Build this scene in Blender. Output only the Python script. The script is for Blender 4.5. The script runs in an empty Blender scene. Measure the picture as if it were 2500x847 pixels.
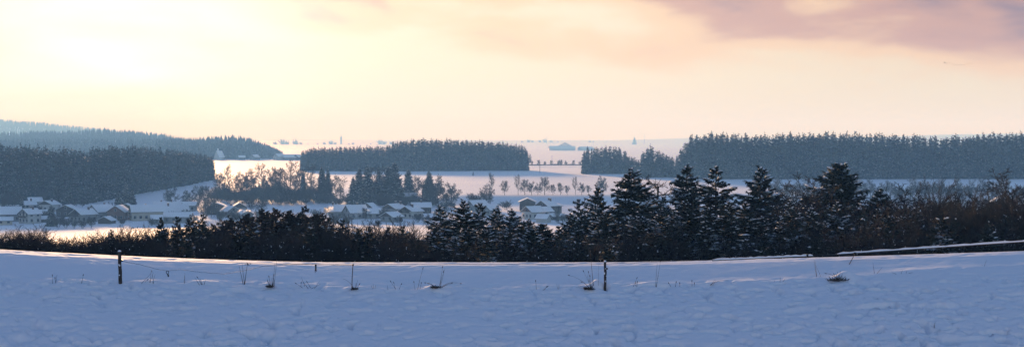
import bpy, math, random
import numpy as np
from mathutils import Vector, Matrix

# ------------------------------------------------------------------ camera, sky, sun, exposure
S = bpy.context.scene
COL = S.collection
F = 3434.0          # focal length expressed in photograph pixels (2500 wide)
HY = 340.0          # horizon row of the photograph
CZ = 60.0           # eye height over the datum; ground heights below are relative to the eye
R = math.radians
cam_d = bpy.data.cameras.new('camera'); cam = bpy.data.objects.new('camera', cam_d); COL.objects.link(cam)
cam_d.sensor_width = 36.0; cam_d.lens = 36.0 * F / 2500.0
cam_d.clip_start = 0.1; cam_d.clip_end = 40000
cam.location = (0, 0, CZ)
cam.rotation_euler = (math.pi/2 - math.atan((423.5 - HY)/F), 0, 0)
S.camera = cam

SUN_EL, SUN_AZ = 6.8, -15.0       # degrees; azimuth from straight ahead, left negative
sun_d = bpy.data.lights.new('sun', 'SUN'); sun = bpy.data.objects.new('sun', sun_d); COL.objects.link(sun)
sun_d.energy = 5.0; sun_d.angle = R(5.0); sun_d.color = (1.0, 0.68, 0.40)
sdir = Vector((math.sin(R(SUN_AZ))*math.cos(R(SUN_EL)), math.cos(R(SUN_AZ))*math.cos(R(SUN_EL)), math.sin(R(SUN_EL))))
sun.rotation_euler = sdir.to_track_quat('Z', 'Y').to_euler()

W = bpy.data.worlds.new('World'); S.world = W; W.use_nodes = True
def build_world():
    nt = W.node_tree; N = nt.nodes; L = nt.links; N.clear()
    out = N.new('ShaderNodeOutputWorld')
    sky = N.new('ShaderNodeTexSky'); sky.sky_type = 'NISHITA'; sky.sun_disc = False
    sky.sun_elevation = R(SUN_EL); sky.sun_rotation = R(SUN_AZ)
    sky.air_density = 1.0; sky.dust_density = 0.6; sky.ozone_density = 3.0
    bg = N.new('ShaderNodeBackground'); bg.inputs['Strength'].default_value = 0.14
    L.new(sky.outputs[0], bg.inputs['Color'])
    tc = N.new('ShaderNodeTexCoord'); sep = N.new('ShaderNodeSeparateXYZ'); L.new(tc.outputs['Generated'], sep.inputs[0])
    def m(op, a, b=None, c=None):
        n = N.new('ShaderNodeMath'); n.operation = op
        for i, v in enumerate((a, b, c)):
            if v is None: continue
            if isinstance(v, (int, float)): n.inputs[i].default_value = v
            else: L.new(v, n.inputs[i])
        return n.outputs[0]
    elev = m('MULTIPLY', m('ARCSINE', sep.outputs['Z']), 180/math.pi)
    az = m('MULTIPLY', m('ARCTAN2', sep.outputs['X'], sep.outputs['Y']), 180/math.pi)
    mp = N.new('ShaderNodeMapping'); mp.inputs['Scale'].default_value = (9, 9, 30); mp.inputs['Location'].default_value = (3.1, 1.7, 0.4)
    L.new(tc.outputs['Generated'], mp.inputs[0])
    n1 = N.new('ShaderNodeTexNoise'); n1.inputs['Scale'].default_value = 1.0; n1.inputs['Detail'].default_value = 6; n1.inputs['Roughness'].default_value = 0.48
    n1.inputs['Distortion'].default_value = 0.35
    L.new(mp.outputs[0], n1.inputs['Vector'])
    nz = m('SUBTRACT', n1.outputs['Fac'], 0.5)
    # cloud deck: cream by the horizon in front, peach and mauve higher up and away from the sun
    s = m('ADD', m('ADD', m('MAXIMUM', elev, 0.0), m('MULTIPLY', m('ABSOLUTE', m('ADD', az, 25.0)), 0.112)), -2.6)
    s = m('ADD', s, m('MULTIPLY', nz, m('MINIMUM', m('MULTIPLY_ADD', m('MAXIMUM', elev, 0.0), 1.6, 0.3), 10.0)))
    fr = m('MULTIPLY', m('ADD', s, 4.0), 1/30.0)
    cr = N.new('ShaderNodeValToRGB'); cr.color_ramp.interpolation = 'EASE'
    stops = [(-4, (0.74, 0.71, 0.62)), (0.5, (0.74, 0.68, 0.55)), (3.5, (0.80, 0.69, 0.51)), (5.0, (0.82, 0.57, 0.36)), (6.4, (0.55, 0.31, 0.25)),
             (8.2, (0.20, 0.14, 0.21)), (11, (0.17, 0.17, 0.34)), (22, (0.13, 0.15, 0.40))]
    els = cr.color_ramp.elements
    while len(els) < len(stops): els.new(0.5)
    for e, (p, c) in zip(els, stops): e.position = (p+4)/30.0; e.color = (*c, 1)
    L.new(fr, cr.inputs[0])
    # glow of the veiled sun through the cloud
    dot = N.new('ShaderNodeVectorMath'); dot.operation = 'DOT_PRODUCT'; dot.inputs[1].default_value = sdir
    L.new(tc.outputs['Generated'], dot.inputs[0])
    ang = m('MULTIPLY', m('ARCCOSINE', m('MINIMUM', dot.outputs['Value'], 1.0)), 180/math.pi)
    gl = m('POWER', 2.718, m('MULTIPLY', m('POWER', m('DIVIDE', ang, 6.0), 2.0), -1.0))
    gl = m('MULTIPLY', gl, m('MULTIPLY_ADD', nz, 4.0, 0.9))
    gl = m('MAXIMUM', gl, 0.0)
    addc = N.new('ShaderNodeMix'); addc.data_type = 'RGBA'; addc.blend_type = 'ADD'; addc.inputs[0].default_value = 1.0
    glc = N.new('ShaderNodeVectorMath'); glc.operation = 'SCALE'; glc.inputs[0].default_value = (0.34, 0.35, 0.38); L.new(gl, glc.inputs['Scale'])
    gw = m('POWER', 2.718, m('MULTIPLY', m('POWER', m('DIVIDE', ang, 21.0), 2.0), -1.0))
    gwc = N.new('ShaderNodeVectorMath'); gwc.operation = 'SCALE'; gwc.inputs[0].default_value = (0.42, 0.36, 0.29); L.new(gw, gwc.inputs['Scale'])
    gsum = N.new('ShaderNodeVectorMath'); gsum.operation = 'ADD'; L.new(glc.outputs[0], gsum.inputs[0]); L.new(gwc.outputs[0], gsum.inputs[1]); glc = gsum
    L.new(cr.outputs[0], addc.inputs[6]); L.new(glc.outputs[0], addc.inputs[7])
    bg2 = N.new('ShaderNodeBackground'); bg2.inputs['Strength'].default_value = 0.60; L.new(addc.outputs[2], bg2.inputs['Color'])
    mr = N.new('ShaderNodeMapRange'); mr.interpolation_type = 'SMOOTHSTEP'
    mr.inputs['From Min'].default_value = 8; mr.inputs['From Max'].default_value = 17; mr.inputs['To Min'].default_value = 0; mr.inputs['To Max'].default_value = 0.66
    L.new(s, mr.inputs[0])
    mix = N.new('ShaderNodeMixShader'); L.new(mr.outputs[0], mix.inputs[0]); L.new(bg2.outputs[0], mix.inputs[1]); L.new(bg.outputs[0], mix.inputs[2])
    L.new(mix.outputs[0], out.inputs['Surface'])
build_world()
S.view_settings.view_transform = 'Standard'; S.view_settings.look = 'None'
S.view_settings.exposure = 0.8; S.view_settings.gamma = 1.0; S.view_settings.use_curve_mapping = False
S.render.engine = 'CYCLES'
cy = S.cycles
cy.max_bounces = 6; cy.diffuse_bounces = 2; cy.glossy_bounces = 2; cy.transmission_bounces = 2; cy.volume_bounces = 1; cy.transparent_max_bounces = 6
cy.use_denoising = True
cy.caustics_reflective = False; cy.caustics_refractive = False
HAZE_DENSITY = 2.6e-4
HAZE_COLOR = (0.24, 0.55, 1.0)

# ------------------------------------------------------------------ materials
def new_mat(name):
    m = bpy.data.materials.new(name); m.use_nodes = True
    nt = m.node_tree; b = nt.nodes['Principled BSDF']
    return m, nt, b
def noise_mat(name, c1, c2, scale=5.0, rough=0.85, spec=0.3, detail=4, coord='Object', bump=0.0, bscale=None, objvar=0.0):
    m, nt, b = new_mat(name); N = nt.nodes; L = nt.links
    tc = N.new('ShaderNodeTexCoord'); n = N.new('ShaderNodeTexNoise'); n.inputs['Scale'].default_value = scale; n.inputs['Detail'].default_value = detail
    L.new(tc.outputs[coord], n.inputs['Vector'])
    r = N.new('ShaderNodeValToRGB'); r.color_ramp.elements[0].position = 0.32; r.color_ramp.elements[1].position = 0.68
    r.color_ramp.elements[0].color = (*c1, 1); r.color_ramp.elements[1].color = (*c2, 1)
    L.new(n.outputs['Fac'], r.inputs[0]); col = r.outputs[0]
    if objvar > 0:
        oi = N.new('ShaderNodeObjectInfo'); hv = N.new('ShaderNodeHueSaturation')
        mr = N.new('ShaderNodeMapRange'); mr.inputs['To Min'].default_value = 1-objvar; mr.inputs['To Max'].default_value = 1+objvar
        L.new(oi.outputs['Random'], mr.inputs[0]); L.new(mr.outputs[0], hv.inputs['Value']); L.new(col, hv.inputs['Color']); col = hv.outputs[0]
    L.new(col, b.inputs['Base Color'])
    b.inputs['Roughness'].default_value = rough; b.inputs['Specular IOR Level'].default_value = spec
    if bump:
        n2 = N.new('ShaderNodeTexNoise'); n2.inputs['Scale'].default_value = bscale or scale*3; n2.inputs['Detail'].default_value = 5
        L.new(tc.outputs[coord], n2.inputs['Vector'])
        bp = N.new('ShaderNodeBump'); bp.inputs['Strength'].default_value = 0.6; bp.inputs['Distance'].default_value = bump
        L.new(n2.outputs['Fac'], bp.inputs['Height']); L.new(bp.outputs[0], b.inputs['Normal'])
    return m
def dusted_mat(name, c1, c2, snow=(0.27, 0.29, 0.33), scale=0.9, lo=0.50, hi=0.62, nz0=0.15, objvar=0.25):
    """needles or twigs with snow lying on what faces up, in patches"""
    m, nt, b = new_mat(name); N = nt.nodes; L = nt.links
    tc = N.new('ShaderNodeTexCoord'); g = N.new('ShaderNodeNewGeometry'); sp = N.new('ShaderNodeSeparateXYZ'); L.new(g.outputs['Normal'], sp.inputs[0])
    n = N.new('ShaderNodeTexNoise'); n.inputs['Scale'].default_value = scale; n.inputs['Detail'].default_value = 3; L.new(g.outputs['Position'], n.inputs['Vector'])
    r1 = N.new('ShaderNodeMapRange'); r1.inputs['From Min'].default_value = lo; r1.inputs['From Max'].default_value = hi; L.new(n.outputs['Fac'], r1.inputs[0])
    r2 = N.new('ShaderNodeMapRange'); r2.inputs['From Min'].default_value = nz0; r2.inputs['From Max'].default_value = nz0+0.3; L.new(sp.outputs['Z'], r2.inputs[0])
    mu = N.new('ShaderNodeMath'); mu.operation = 'MULTIPLY'; L.new(r1.outputs[0], mu.inputs[0]); L.new(r2.outputs[0], mu.inputs[1])
    n3 = N.new('ShaderNodeTexNoise'); n3.inputs['Scale'].default_value = 0.35; L.new(g.outputs['Position'], n3.inputs['Vector'])
    mx0 = N.new('ShaderNodeMix'); mx0.data_type = 'RGBA'; L.new(n3.outputs['Fac'], mx0.inputs[0]); mx0.inputs[6].default_value = (*c1, 1); mx0.inputs[7].default_value = (*c2, 1)
    col = mx0.outputs[2]
    oi = N.new('ShaderNodeObjectInfo'); hv = N.new('ShaderNodeHueSaturation'); mr = N.new('ShaderNodeMapRange')
    mr.inputs['To Min'].default_value = 1-objvar; mr.inputs['To Max'].default_value = 1+objvar
    L.new(oi.outputs['Random'], mr.inputs[0]); L.new(mr.outputs[0], hv.inputs['Value']); L.new(col, hv.inputs['Color']); col = hv.outputs[0]
    mx = N.new('ShaderNodeMix'); mx.data_type = 'RGBA'; L.new(mu.outputs[0], mx.inputs[0]); L.new(col, mx.inputs[6]); mx.inputs[7].default_value = (*snow, 1)
    L.new(mx.outputs[2], b.inputs['Base Color']); b.inputs['Roughness'].default_value = 0.8; b.inputs['Specular IOR Level'].default_value = 0.2
    return m
def snow_mat(name, bump=0.0):
    m, nt, b = new_mat(name); N = nt.nodes; L = nt.links
    g = N.new('ShaderNodeNewGeometry')
    n = N.new('ShaderNodeTexNoise'); n.inputs['Scale'].default_value = 0.02; n.inputs['Detail'].default_value = 4; L.new(g.outputs['Position'], n.inputs['Vector'])
    r = N.new('ShaderNodeValToRGB'); r.color_ramp.elements[0].color = (0.86, 0.87, 0.89, 1); r.color_ramp.elements[1].color = (0.91, 0.915, 0.92, 1)
    L.new(n.outputs['Fac'], r.inputs[0]); L.new(r.outputs[0], b.inputs['Base Color'])
    b.inputs['Roughness'].default_value = 0.75; b.inputs['Specular IOR Level'].default_value = 0.12
    if bump:
        n2 = N.new('ShaderNodeTexNoise'); n2.inputs['Scale'].default_value = 9; n2.inputs['Detail'].default_value = 5; L.new(g.outputs['Position'], n2.inputs['Vector'])
        bp = N.new('ShaderNodeBump'); bp.inputs['Strength'].default_value = 0.5; bp.inputs['Distance'].default_value = bump
        L.new(n2.outputs['Fac'], bp.inputs['Height']); L.new(bp.outputs[0], b.inputs['Normal'])
    return m
M = {}
M['ground'] = snow_mat('ground_snow', 0.02)
M['snow'] = snow_mat('settled_snow')
M['needle'] = dusted_mat('spruce_needles', (0.008, 0.018, 0.020), (0.022, 0.038, 0.034), snow=(0.62, 0.66, 0.72), scale=1.1, lo=0.585, hi=0.67, nz0=0.45, objvar=0.3)
M['forest'] = dusted_mat('wood_needles', (0.018, 0.040, 0.040), (0.035, 0.060, 0.050), lo=0.54, hi=0.64)
M['larch'] = noise_mat('rusty_needles', (0.014, 0.016, 0.018), (0.040, 0.026, 0.026), 1.1, objvar=0.3)
M['bark'] = noise_mat('bark', (0.015, 0.013, 0.014), (0.040, 0.033, 0.032), 3.0, objvar=0.25)
M['twig'] = noise_mat('twig_bark', (0.006, 0.007, 0.011), (0.015, 0.014, 0.020), 1.2, objvar=0.3)
M['pale_twig'] = noise_mat('pale_twig_bark', (0.013, 0.013, 0.017), (0.033, 0.029, 0.033), 0.5, objvar=0.25)
M['leaf'] = noise_mat('dry_leaves', (0.016, 0.013, 0.014), (0.040, 0.027, 0.026), 2.0, objvar=0.2)
M['plaster'] = noise_mat('pale_plaster', (0.46, 0.44, 0.40), (0.58, 0.56, 0.52), 0.6, bump=0.01)
M['white'] = noise_mat('white_plaster', (0.70, 0.69, 0.67), (0.78, 0.77, 0.75), 0.6)
M['cream'] = noise_mat('cream_plaster', (0.50, 0.43, 0.33), (0.60, 0.52, 0.42), 0.6, bump=0.01)
M['greywall'] = noise_mat('grey_plaster', (0.22, 0.22, 0.22), (0.32, 0.32, 0.31), 0.6, bump=0.01)
M['timber'] = noise_mat('dark_timber', (0.035, 0.026, 0.022), (0.075, 0.055, 0.044), 2.5, bump=0.01)
M['redwood'] = noise_mat('red_brown_timber', (0.14, 0.065, 0.040), (0.24, 0.12, 0.08), 2.5, bump=0.01)
M['roofwood'] = noise_mat('roof_edge', (0.05, 0.04, 0.038), (0.09, 0.07, 0.06), 2.0)
M['brick'] = noise_mat('chimney_brick', (0.10, 0.06, 0.05), (0.18, 0.11, 0.09), 4.0)
M['glass'] = noise_mat('window_glass', (0.012, 0.015, 0.02), (0.03, 0.035, 0.045), 1.0, rough=0.12, spec=0.5)
M['post'] = noise_mat('weathered_post', (0.020, 0.014, 0.012), (0.060, 0.042, 0.034), 9.0, bump=0.01)
M['rust'] = noise_mat('rusty_iron', (0.030, 0.017, 0.013), (0.08, 0.042, 0.030), 14.0, rough=0.7)
M['wire'] = noise_mat('fence_wire', (0.06, 0.06, 0.07), (0.10, 0.10, 0.11), 10.0, rough=0.5)
M['plastic'] = noise_mat('black_plastic', (0.006, 0.006, 0.007), (0.014, 0.013, 0.014), 8.0, rough=0.45)
M['straw'] = noise_mat('dry_grass', (0.075, 0.055, 0.045), (0.17, 0.12, 0.09), 12.0)
M['weed'] = noise_mat('dead_stalk', (0.035, 0.026, 0.024), (0.08, 0.06, 0.05), 12.0)
M['earth'] = noise_mat('bare_earth', (0.03, 0.028, 0.028), (0.08, 0.07, 0.065), 3.0)
M['bird'] = noise_mat('plumage', (0.015, 0.013, 0.013), (0.035, 0.030, 0.028), 6.0)
M['stone'] = noise_mat('church_wall', (0.30, 0.29, 0.28), (0.40, 0.39, 0.37), 0.3)
M['copper'] = noise_mat('spire_metal', (0.10, 0.13, 0.13), (0.16, 0.20, 0.19), 0.5)

# ------------------------------------------------------------------ mesh helpers
def make_mesh(name, V, tris=None, quads=None, mats=(), smooth=False, tri_mat=None, quad_mat=None):
    V = np.asarray(V, dtype=np.float32).reshape(-1, 3)
    me = bpy.data.meshes.new(name)
    t = np.asarray(tris if tris is not None else [], dtype=np.int32).reshape(-1, 3)
    q = np.asarray(quads if quads is not None else [], dtype=np.int32).reshape(-1, 4)
    me.vertices.add(len(V)); me.vertices.foreach_set('co', V.ravel())
    me.loops.add(t.size + q.size); me.loops.foreach_set('vertex_index', np.concatenate([t.ravel(), q.ravel()]))
    me.polygons.add(len(t) + len(q))
    starts = np.concatenate([np.arange(len(t))*3, len(t)*3 + np.arange(len(q))*4]).astype(np.int32)
    me.polygons.foreach_set('loop_start', starts)
    for m in mats: me.materials.append(M[m])
    if tri_mat is not None or quad_mat is not None:
        mi = np.concatenate([np.full(len(t), 0) if tri_mat is None else np.broadcast_to(tri_mat, len(t)),
                             np.full(len(q), 0) if quad_mat is None else np.broadcast_to(quad_mat, len(q))]).astype(np.int32)
        me.polygons.foreach_set('material_index', mi)
    me.update(calc_edges=True); me.validate()
    if smooth: me.polygons.foreach_set('use_smooth', np.ones(len(me.polygons), dtype=bool))
    return me
def tag(o, label=None, cat=None, group=None, kind=None):
    if label: o['label'] = label
    if cat: o['category'] = cat
    if group: o['group'] = group
    if kind: o['kind'] = kind
    return o
def link(name, me, parent=None, loc=None, rz=0.0, sc=None):
    o = bpy.data.objects.new(name, me); COL.objects.link(o)
    if parent is not None: o.parent = parent
    if loc is not None: o.location = loc
    if rz: o.rotation_euler = (0, 0, rz)
    if sc is not None: o.scale = sc if hasattr(sc, '__len__') else (sc, sc, sc)
    return o
def empty(name, loc, rz=0.0, sc=None):
    return link(name, None, None, loc, rz, sc)
class MB:
    """collects polygons into one mesh"""
    def __init__(s): s.v = []; s.t = []; s.q = []; s.qm = []; s.tm = []
    def add(s, V, quads=(), tris=(), mat=0):
        b = len(s.v); s.v += [tuple(v) for v in V]
        for q in quads: s.q.append([b+i for i in q]); s.qm.append(mat)
        for t in tris: s.t.append([b+i for i in t]); s.tm.append(mat)
    def box(s, c, d, mat=0, rz=0.0):
        x, y, z = d[0]/2, d[1]/2, d[2]/2; ca, sa = math.cos(rz), math.sin(rz)
        P = [(-x,-y,-z),(x,-y,-z),(x,y,-z),(-x,y,-z),(-x,-y,z),(x,-y,z),(x,y,z),(-x,y,z)]
        P = [(c[0]+ca*p[0]-sa*p[1], c[1]+sa*p[0]+ca*p[1], c[2]+p[2]) for p in P]
        s.add(P, [(0,3,2,1),(4,5,6,7),(0,1,5,4),(1,2,6,5),(2,3,7,6),(3,0,4,7)], mat=mat)
    def tube(s, pts, rad, n=6, mat=0, cap=True):
        pts = [Vector(p) for p in pts]; rad = rad if hasattr(rad, '__len__') else [rad]*len(pts)
        V = []; k = len(pts)
        for i, p in enumerate(pts):
            d = (pts[min(i+1, k-1)] - pts[max(i-1, 0)]).normalized()
            u = d.cross(Vector((0.13, 0.31, 0.94))); u = u.normalized() if u.length > 1e-4 else Vector((1, 0, 0)); w = d.cross(u)
            for j in range(n):
                a = 2*math.pi*j/n; V.append(p + rad[i]*(math.cos(a)*u + math.sin(a)*w))
        Q = [(i*n+j, i*n+(j+1) % n, (i+1)*n+(j+1) % n, (i+1)*n+j) for i in range(k-1) for j in range(n)]
        T = []
        if cap:
            V += [pts[0], pts[-1]]; a, b = len(V)-2, len(V)-1
            T = [(a, (j+1) % n, j) for j in range(n)] + [(b, (k-1)*n+j, (k-1)*n+(j+1) % n) for j in range(n)]
        s.add(V, Q, T, mat)
    def mesh(s, name, mats, smooth=False):
        return make_mesh(name, s.v, s.t, s.q, mats, smooth, np.array(s.tm, dtype=int) if s.t else None, np.array(s.qm, dtype=int) if s.q else None)

# gradient noise on arrays
def pnoise(x, y, seed=0):
    x = np.asarray(x, float); y = np.asarray(y, float)
    xi = np.floor(x).astype(np.int64); yi = np.floor(y).astype(np.int64); xf = x-xi; yf = y-yi
    def g(ix, iy, dx, dy):
        h = (ix*374761393 + iy*668265263 + seed*974711) & 0xffffffff
        h = ((h ^ (h >> 13))*1274126177) & 0xffffffff; h = h ^ (h >> 16)
        a = (h % 4096)/4096.0*2*np.pi
        return np.cos(a)*dx + np.sin(a)*dy
    u = xf*xf*xf*(xf*(xf*6-15)+10); v = yf*yf*yf*(yf*(yf*6-15)+10)
    n00 = g(xi, yi, xf, yf); n10 = g(xi+1, yi, xf-1, yf); n01 = g(xi, yi+1, xf, yf-1); n11 = g(xi+1, yi+1, xf-1, yf-1)
    return (n00*(1-u)+n10*u)*(1-v) + (n01*(1-u)+n11*u)*v
def sstep(a, b, x):
    t = np.clip((np.asarray(x, float)-a)/(b-a), 0, 1); return t*t*(3-2*t)

# ------------------------------------------------------------------ terrain (heights relative to the eye)
_c = [(-300,-2.5),(-40,-1.7),(0,-1.72),(3,-2.3),(8,-4.7),(15,-8),(22,-10.8),(28,-12.2),(33,-11.6),(36,-9.9)]
for _D in np.arange(38, 68.1, 0.25):
    _e = 56-_D
    _c.append((_D, -4.894-0.150*_e+0.1185*(1-math.exp(-_e/0.5))-0.0080*max(0, _e-3.5)**2 if _e > 0 else -4.894+0.087*_e-0.01*_e*_e))
_c += [(80,-9.7),(100,-14.2),(130,-18.6),(160,-20.9),(200,-22.2),(250,-23.4),(300,-24.6)]
_L = [(400,-31),(500,-35.5),(620,-38.5),(700,-37.5),(760,-36),(850,-33.8),(950,-32),(1050,-29),(1250,-27.5),(1500,-27),(12000,-27)]
_C = [(400,-30),(500,-34.5),(620,-37.5),(720,-36),(760,-35.2),(800,-33),(850,-30),(950,-28),(1190,-27),(12000,-27)]
_R = [(400,-30),(500,-34.5),(620,-37.5),(740,-34.5),(766,-30.2),(800,-29.6),(956,-27.2),(1190,-27),(12000,-27)]
def _tab(extra):
    a = np.array(_c+extra); g = np.concatenate([np.arange(-300, 1600, 1.0), np.arange(1600, 12001, 50.0)])
    z = np.interp(g, a[:,0], a[:,1]); k = np.ones(9)/9
    zs = np.convolve(np.pad(z, 4, mode='edge'), k, 'valid')
    w = sstep(68, 80, g)*(g < 1550) + (g < 36)*1.0
    return g, z*(1-w)+zs*w
_TL, _TC, _TR = _tab(_L), _tab(_C), _tab(_R)
HILLS = [ # D0, near width, far width, [(px, height over plain)]
    (2300, 90, 140, [(330,0),(400,3),(480,6),(560,9),(600,8),(640,3),(690,0)]),
    (3200, 380, 300, [(-900,22),(-200,24),(0,18),(150,21),(260,26),(330,21),(430,10),(520,1),(620,0)]),
    (6500, 700, 500, [(-1500,120),(-300,104),(0,88),(120,70),(230,48),(330,22),(480,0)]),
    (7600, 900, 700, [(-1500,30),(300,18),(700,20),(1000,22),(1300,22),(1500,22),(1700,34),(1900,32),(2150,38),(2300,52),(2500,58),(3500,60)]),
]
MOUNDS = []   # x, y, height, radius
def ground_z(x, y):
    x = np.asarray(x, float); y = np.asarray(y, float)
    t = x/np.maximum(y, 30.0)
    zl = np.interp(y, *_TL); zc = np.interp(y, *_TC); zr = np.interp(y, *_TR)
    a = sstep(-0.27, -0.17, t); b = sstep(-0.10, -0.03, t)
    z = zl*(1-a) + zc*(a*(1-b)) + zr*(a*b)
    up = 0.60*np.clip((-x-7)/15, 0, 3)**1.5 + 0.50*np.clip((x-4)/18, 0, 3)**1.2
    z = z + up*sstep(25, 42, y)*(1-sstep(60, 95, y))
    px = 1250 + t*F
    for D0, wn, wf, pts in HILLS:
        p = np.array(pts, float); h = np.interp(px, p[:,0], p[:,1])
        w = np.where(y < D0, wn, wf); z = z + h*np.exp(-((y-D0)/w)**2)
    far = sstep(300, 700, y)
    z = z + far*(pnoise(x/140, y/140, 5)*0.8 + pnoise(x/40, y/40, 6)*0.25)
    # drift along the fence line
    fl = fence_y(x); wgt = sstep(38, 44, y)*(1-sstep(60, 66, y))
    z = z + wgt*(0.030+0.06*pnoise(x*0.9, 3.3, 7))*np.exp(-((y-fl)/0.5)**2)
    for mx, my, h, r in MOUNDS:
        d2 = ((x-mx)/r)**2 + ((y-my)/(r*0.9))**2
        z = z + h*np.exp(-d2*1.2)
    return z
def snow_detail(x, y):
    w = sstep(30, 40, y)*(1-sstep(75, 120, y))
    big = pnoise(x/3.1+5, y/2.3, 12)
    d = 0.050*pnoise(x/1.9, y/1.3, 1) + 0.045*pnoise(x/0.75, y/0.50, 2) + 0.030*pnoise(x/0.34, y/0.24, 3) + 0.022*pnoise(x/0.17, y/0.14, 9)
    dim = pnoise(x/0.52+40, y/0.34+11, 4); d = d - 0.20*sstep(0.08-0.15*big, 0.5, dim)
    dim2 = pnoise(x/0.33+7, y/0.25-3, 8); d = d - 0.10*sstep(0.16-0.2*big, 0.6, dim2)
    dim3 = pnoise(x/1.5+3, y/1.0+9, 14); d = d - 0.12*sstep(0.25, 0.6, dim3)
    calm = 0.07 + 0.93*(1-sstep(50.8, 52.6, y))
    return 1.8*d*w*calm*(0.75+0.9*pnoise(x/5.5+2, y/2.6+8, 17))
_FL = {'x': None, 'y': None}
def fence_y(x): return np.interp(x, _FL['x'], _FL['y']) if _FL['x'] is not None else np.full(np.shape(x), -500.0)
def gz(x, y): return float(ground_z(x, y)) + CZ
def PX(px, D): return (px-1250)/F*D
def pt(px, py, D): return Vector((PX(px, D), D, CZ-(py-HY)/F*D))
def hit(px, py, d0=40.0, d1=62.0, step=0.05):
    """where the line of sight through a point of the photograph meets the ground"""
    D = np.arange(d0, d1, step); z = ground_z((px-1250)/F*D, D); ray = -(py-HY)/F*D
    k = np.argmax(z >= ray); return float(D[k]) if (z >= ray).any() else d1
_fx = [(hit_d, p) for p, hit_d in ((p, hit(p, q)) for p, q in [(-300,688),(0,690),(292,692),(595,695),(760,701),(860,710),(1070,709),(1300,708),(1478,702),(1600,700),(1780,696),(1950,688),(2060,680),(2200,668),(2330,660),(2500,650),(2800,640)])]
_FL['x'], _FL['y'] = np.array([PX(p, d) for d, p in _fx]), np.array([d for d, p in _fx])
for _px, _h, _r in [(360,.05,.45),(490,.06,.4),(660,.09,.35),(862,.08,.35),(1065,.16,.40),(1455,.26,.36),(1490,.10,.25),(1595,.16,.42),(1625,.08,.3),
                    (1780,.05,.9),(1850,.04,.8),(1950,.05,.9),(2066,.22,.34),(2086,.07,.40),(2240,.03,1.2),(2330,.04,1.0)]:
    _x = PX(_px, 50.0); _y = float(fence_y(_x)); _x = PX(_px, _y); MOUNDS.append((_x, _y+0.05, _h, _r))

def build_ground():
    rows = [-250, -120, -60, -30, -10, 0, 5, 10, 16, 22, 26, 30, 33, 35.5, 37.5, 39.5, 41]
    y = 42.0
    while y < 60: rows.append(y); y += 0.055
    while y < 90: rows.append(y); y += 0.3
    while y < 1300: rows.append(y); y *= 1.012
    while y < 9000: rows.append(y); y *= 1.025
    rows.append(9000.0); rows = np.array(rows)
    tin = np.linspace(-0.385, 0.385, 640); tout = np.array([0.42, 0.5, 0.6, 0.72])
    t = np.concatenate([-tout[::-1], tin, tout])
    Y, T = np.meshgrid(rows, t, indexing='ij')
    X = T*np.maximum(np.abs(Y)+4, 60*np.clip((40-Y)/40, 0, 1)+4)
    Z = ground_z(X, Y) + snow_detail(X, Y) + CZ
    V = np.stack([X, Y, Z], -1).reshape(-1, 3); nr, nc = X.shape
    i = np.arange(nr-1)[:, None]*nc + np.arange(nc-1)[None, :]
    Q = np.stack([i, i+1, i+nc+1, i+nc], -1).reshape(-1, 4)
    o = link('snowy_ground', make_mesh('snowy_ground', V, None, Q, ['ground'], smooth=True)); o['kind'] = 'structure'
build_ground()

# haze: closed box of even, thin air round everything
def build_haze():
    mb = MB(); mb.box((0, 4500, CZ+2), (16000, 9700, 214))
    me = mb.mesh('haze', []); m = bpy.data.materials.new('haze_air'); m.use_nodes = True
    nt = m.node_tree; nt.nodes.clear(); o = nt.nodes.new('ShaderNodeOutputMaterial'); v = nt.nodes.new('ShaderNodeVolumePrincipled')
    v.inputs['Color'].default_value = (*HAZE_COLOR, 1); v.inputs['Absorption Color'].default_value = (1, 1, 1, 1)
    v.inputs['Density'].default_value = HAZE_DENSITY; v.inputs['Anisotropy'].default_value = 0.05
    nt.links.new(v.outputs[0], o.inputs['Volume']); me.materials.append(m)
    ob = link('haze', me); ob['kind'] = 'stuff'; ob['label'] = 'pale winter haze lying over the whole valley'
build_haze()

# ------------------------------------------------------------------ trees: prototypes
def kites(B, D, Lg, Wd, Nrm):
    """flat four-cornered sprays: base B, direction D, length, width, up vector"""
    side = np.cross(D, Nrm); side /= np.maximum(np.linalg.norm(side, axis=1, keepdims=True), 1e-6)
    mid = B + D*(Lg*0.45)[:, None]
    V = np.stack([B, mid-side*(Wd/2)[:, None], B+D*Lg[:, None], mid+side*(Wd/2)[:, None]], 1)
    n = len(B); q = np.arange(n)[:, None]*4 + np.arange(4)[None, :]
    return V.reshape(-1, 3), q
def octas(C, A, la, wb, hc):
    """small lumps of snow: centre, long axis, half sizes"""
    up = np.tile([0, 0, 1.0], (len(C), 1)); sd = np.cross(A, up); sd /= np.maximum(np.linalg.norm(sd, axis=1, keepdims=True), 1e-6)
    n2 = np.cross(sd, A)
    V = np.stack([C+A*la[:, None], C+sd*wb[:, None], C-A*la[:, None], C-sd*wb[:, None], C+n2*hc[:, None], C-n2*hc[:, None]*0.5], 1).reshape(-1, 3)
    f = np.array([(0,1,4),(1,2,4),(2,3,4),(3,0,4),(1,0,5),(2,1,5),(3,2,5),(0,3,5)])
    T = (np.arange(len(C))[:, None, None]*6 + f[None]).reshape(-1, 3)
    return V, T
def norm(a): return a/np.maximum(np.linalg.norm(a, axis=1, keepdims=True), 1e-9)
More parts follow.
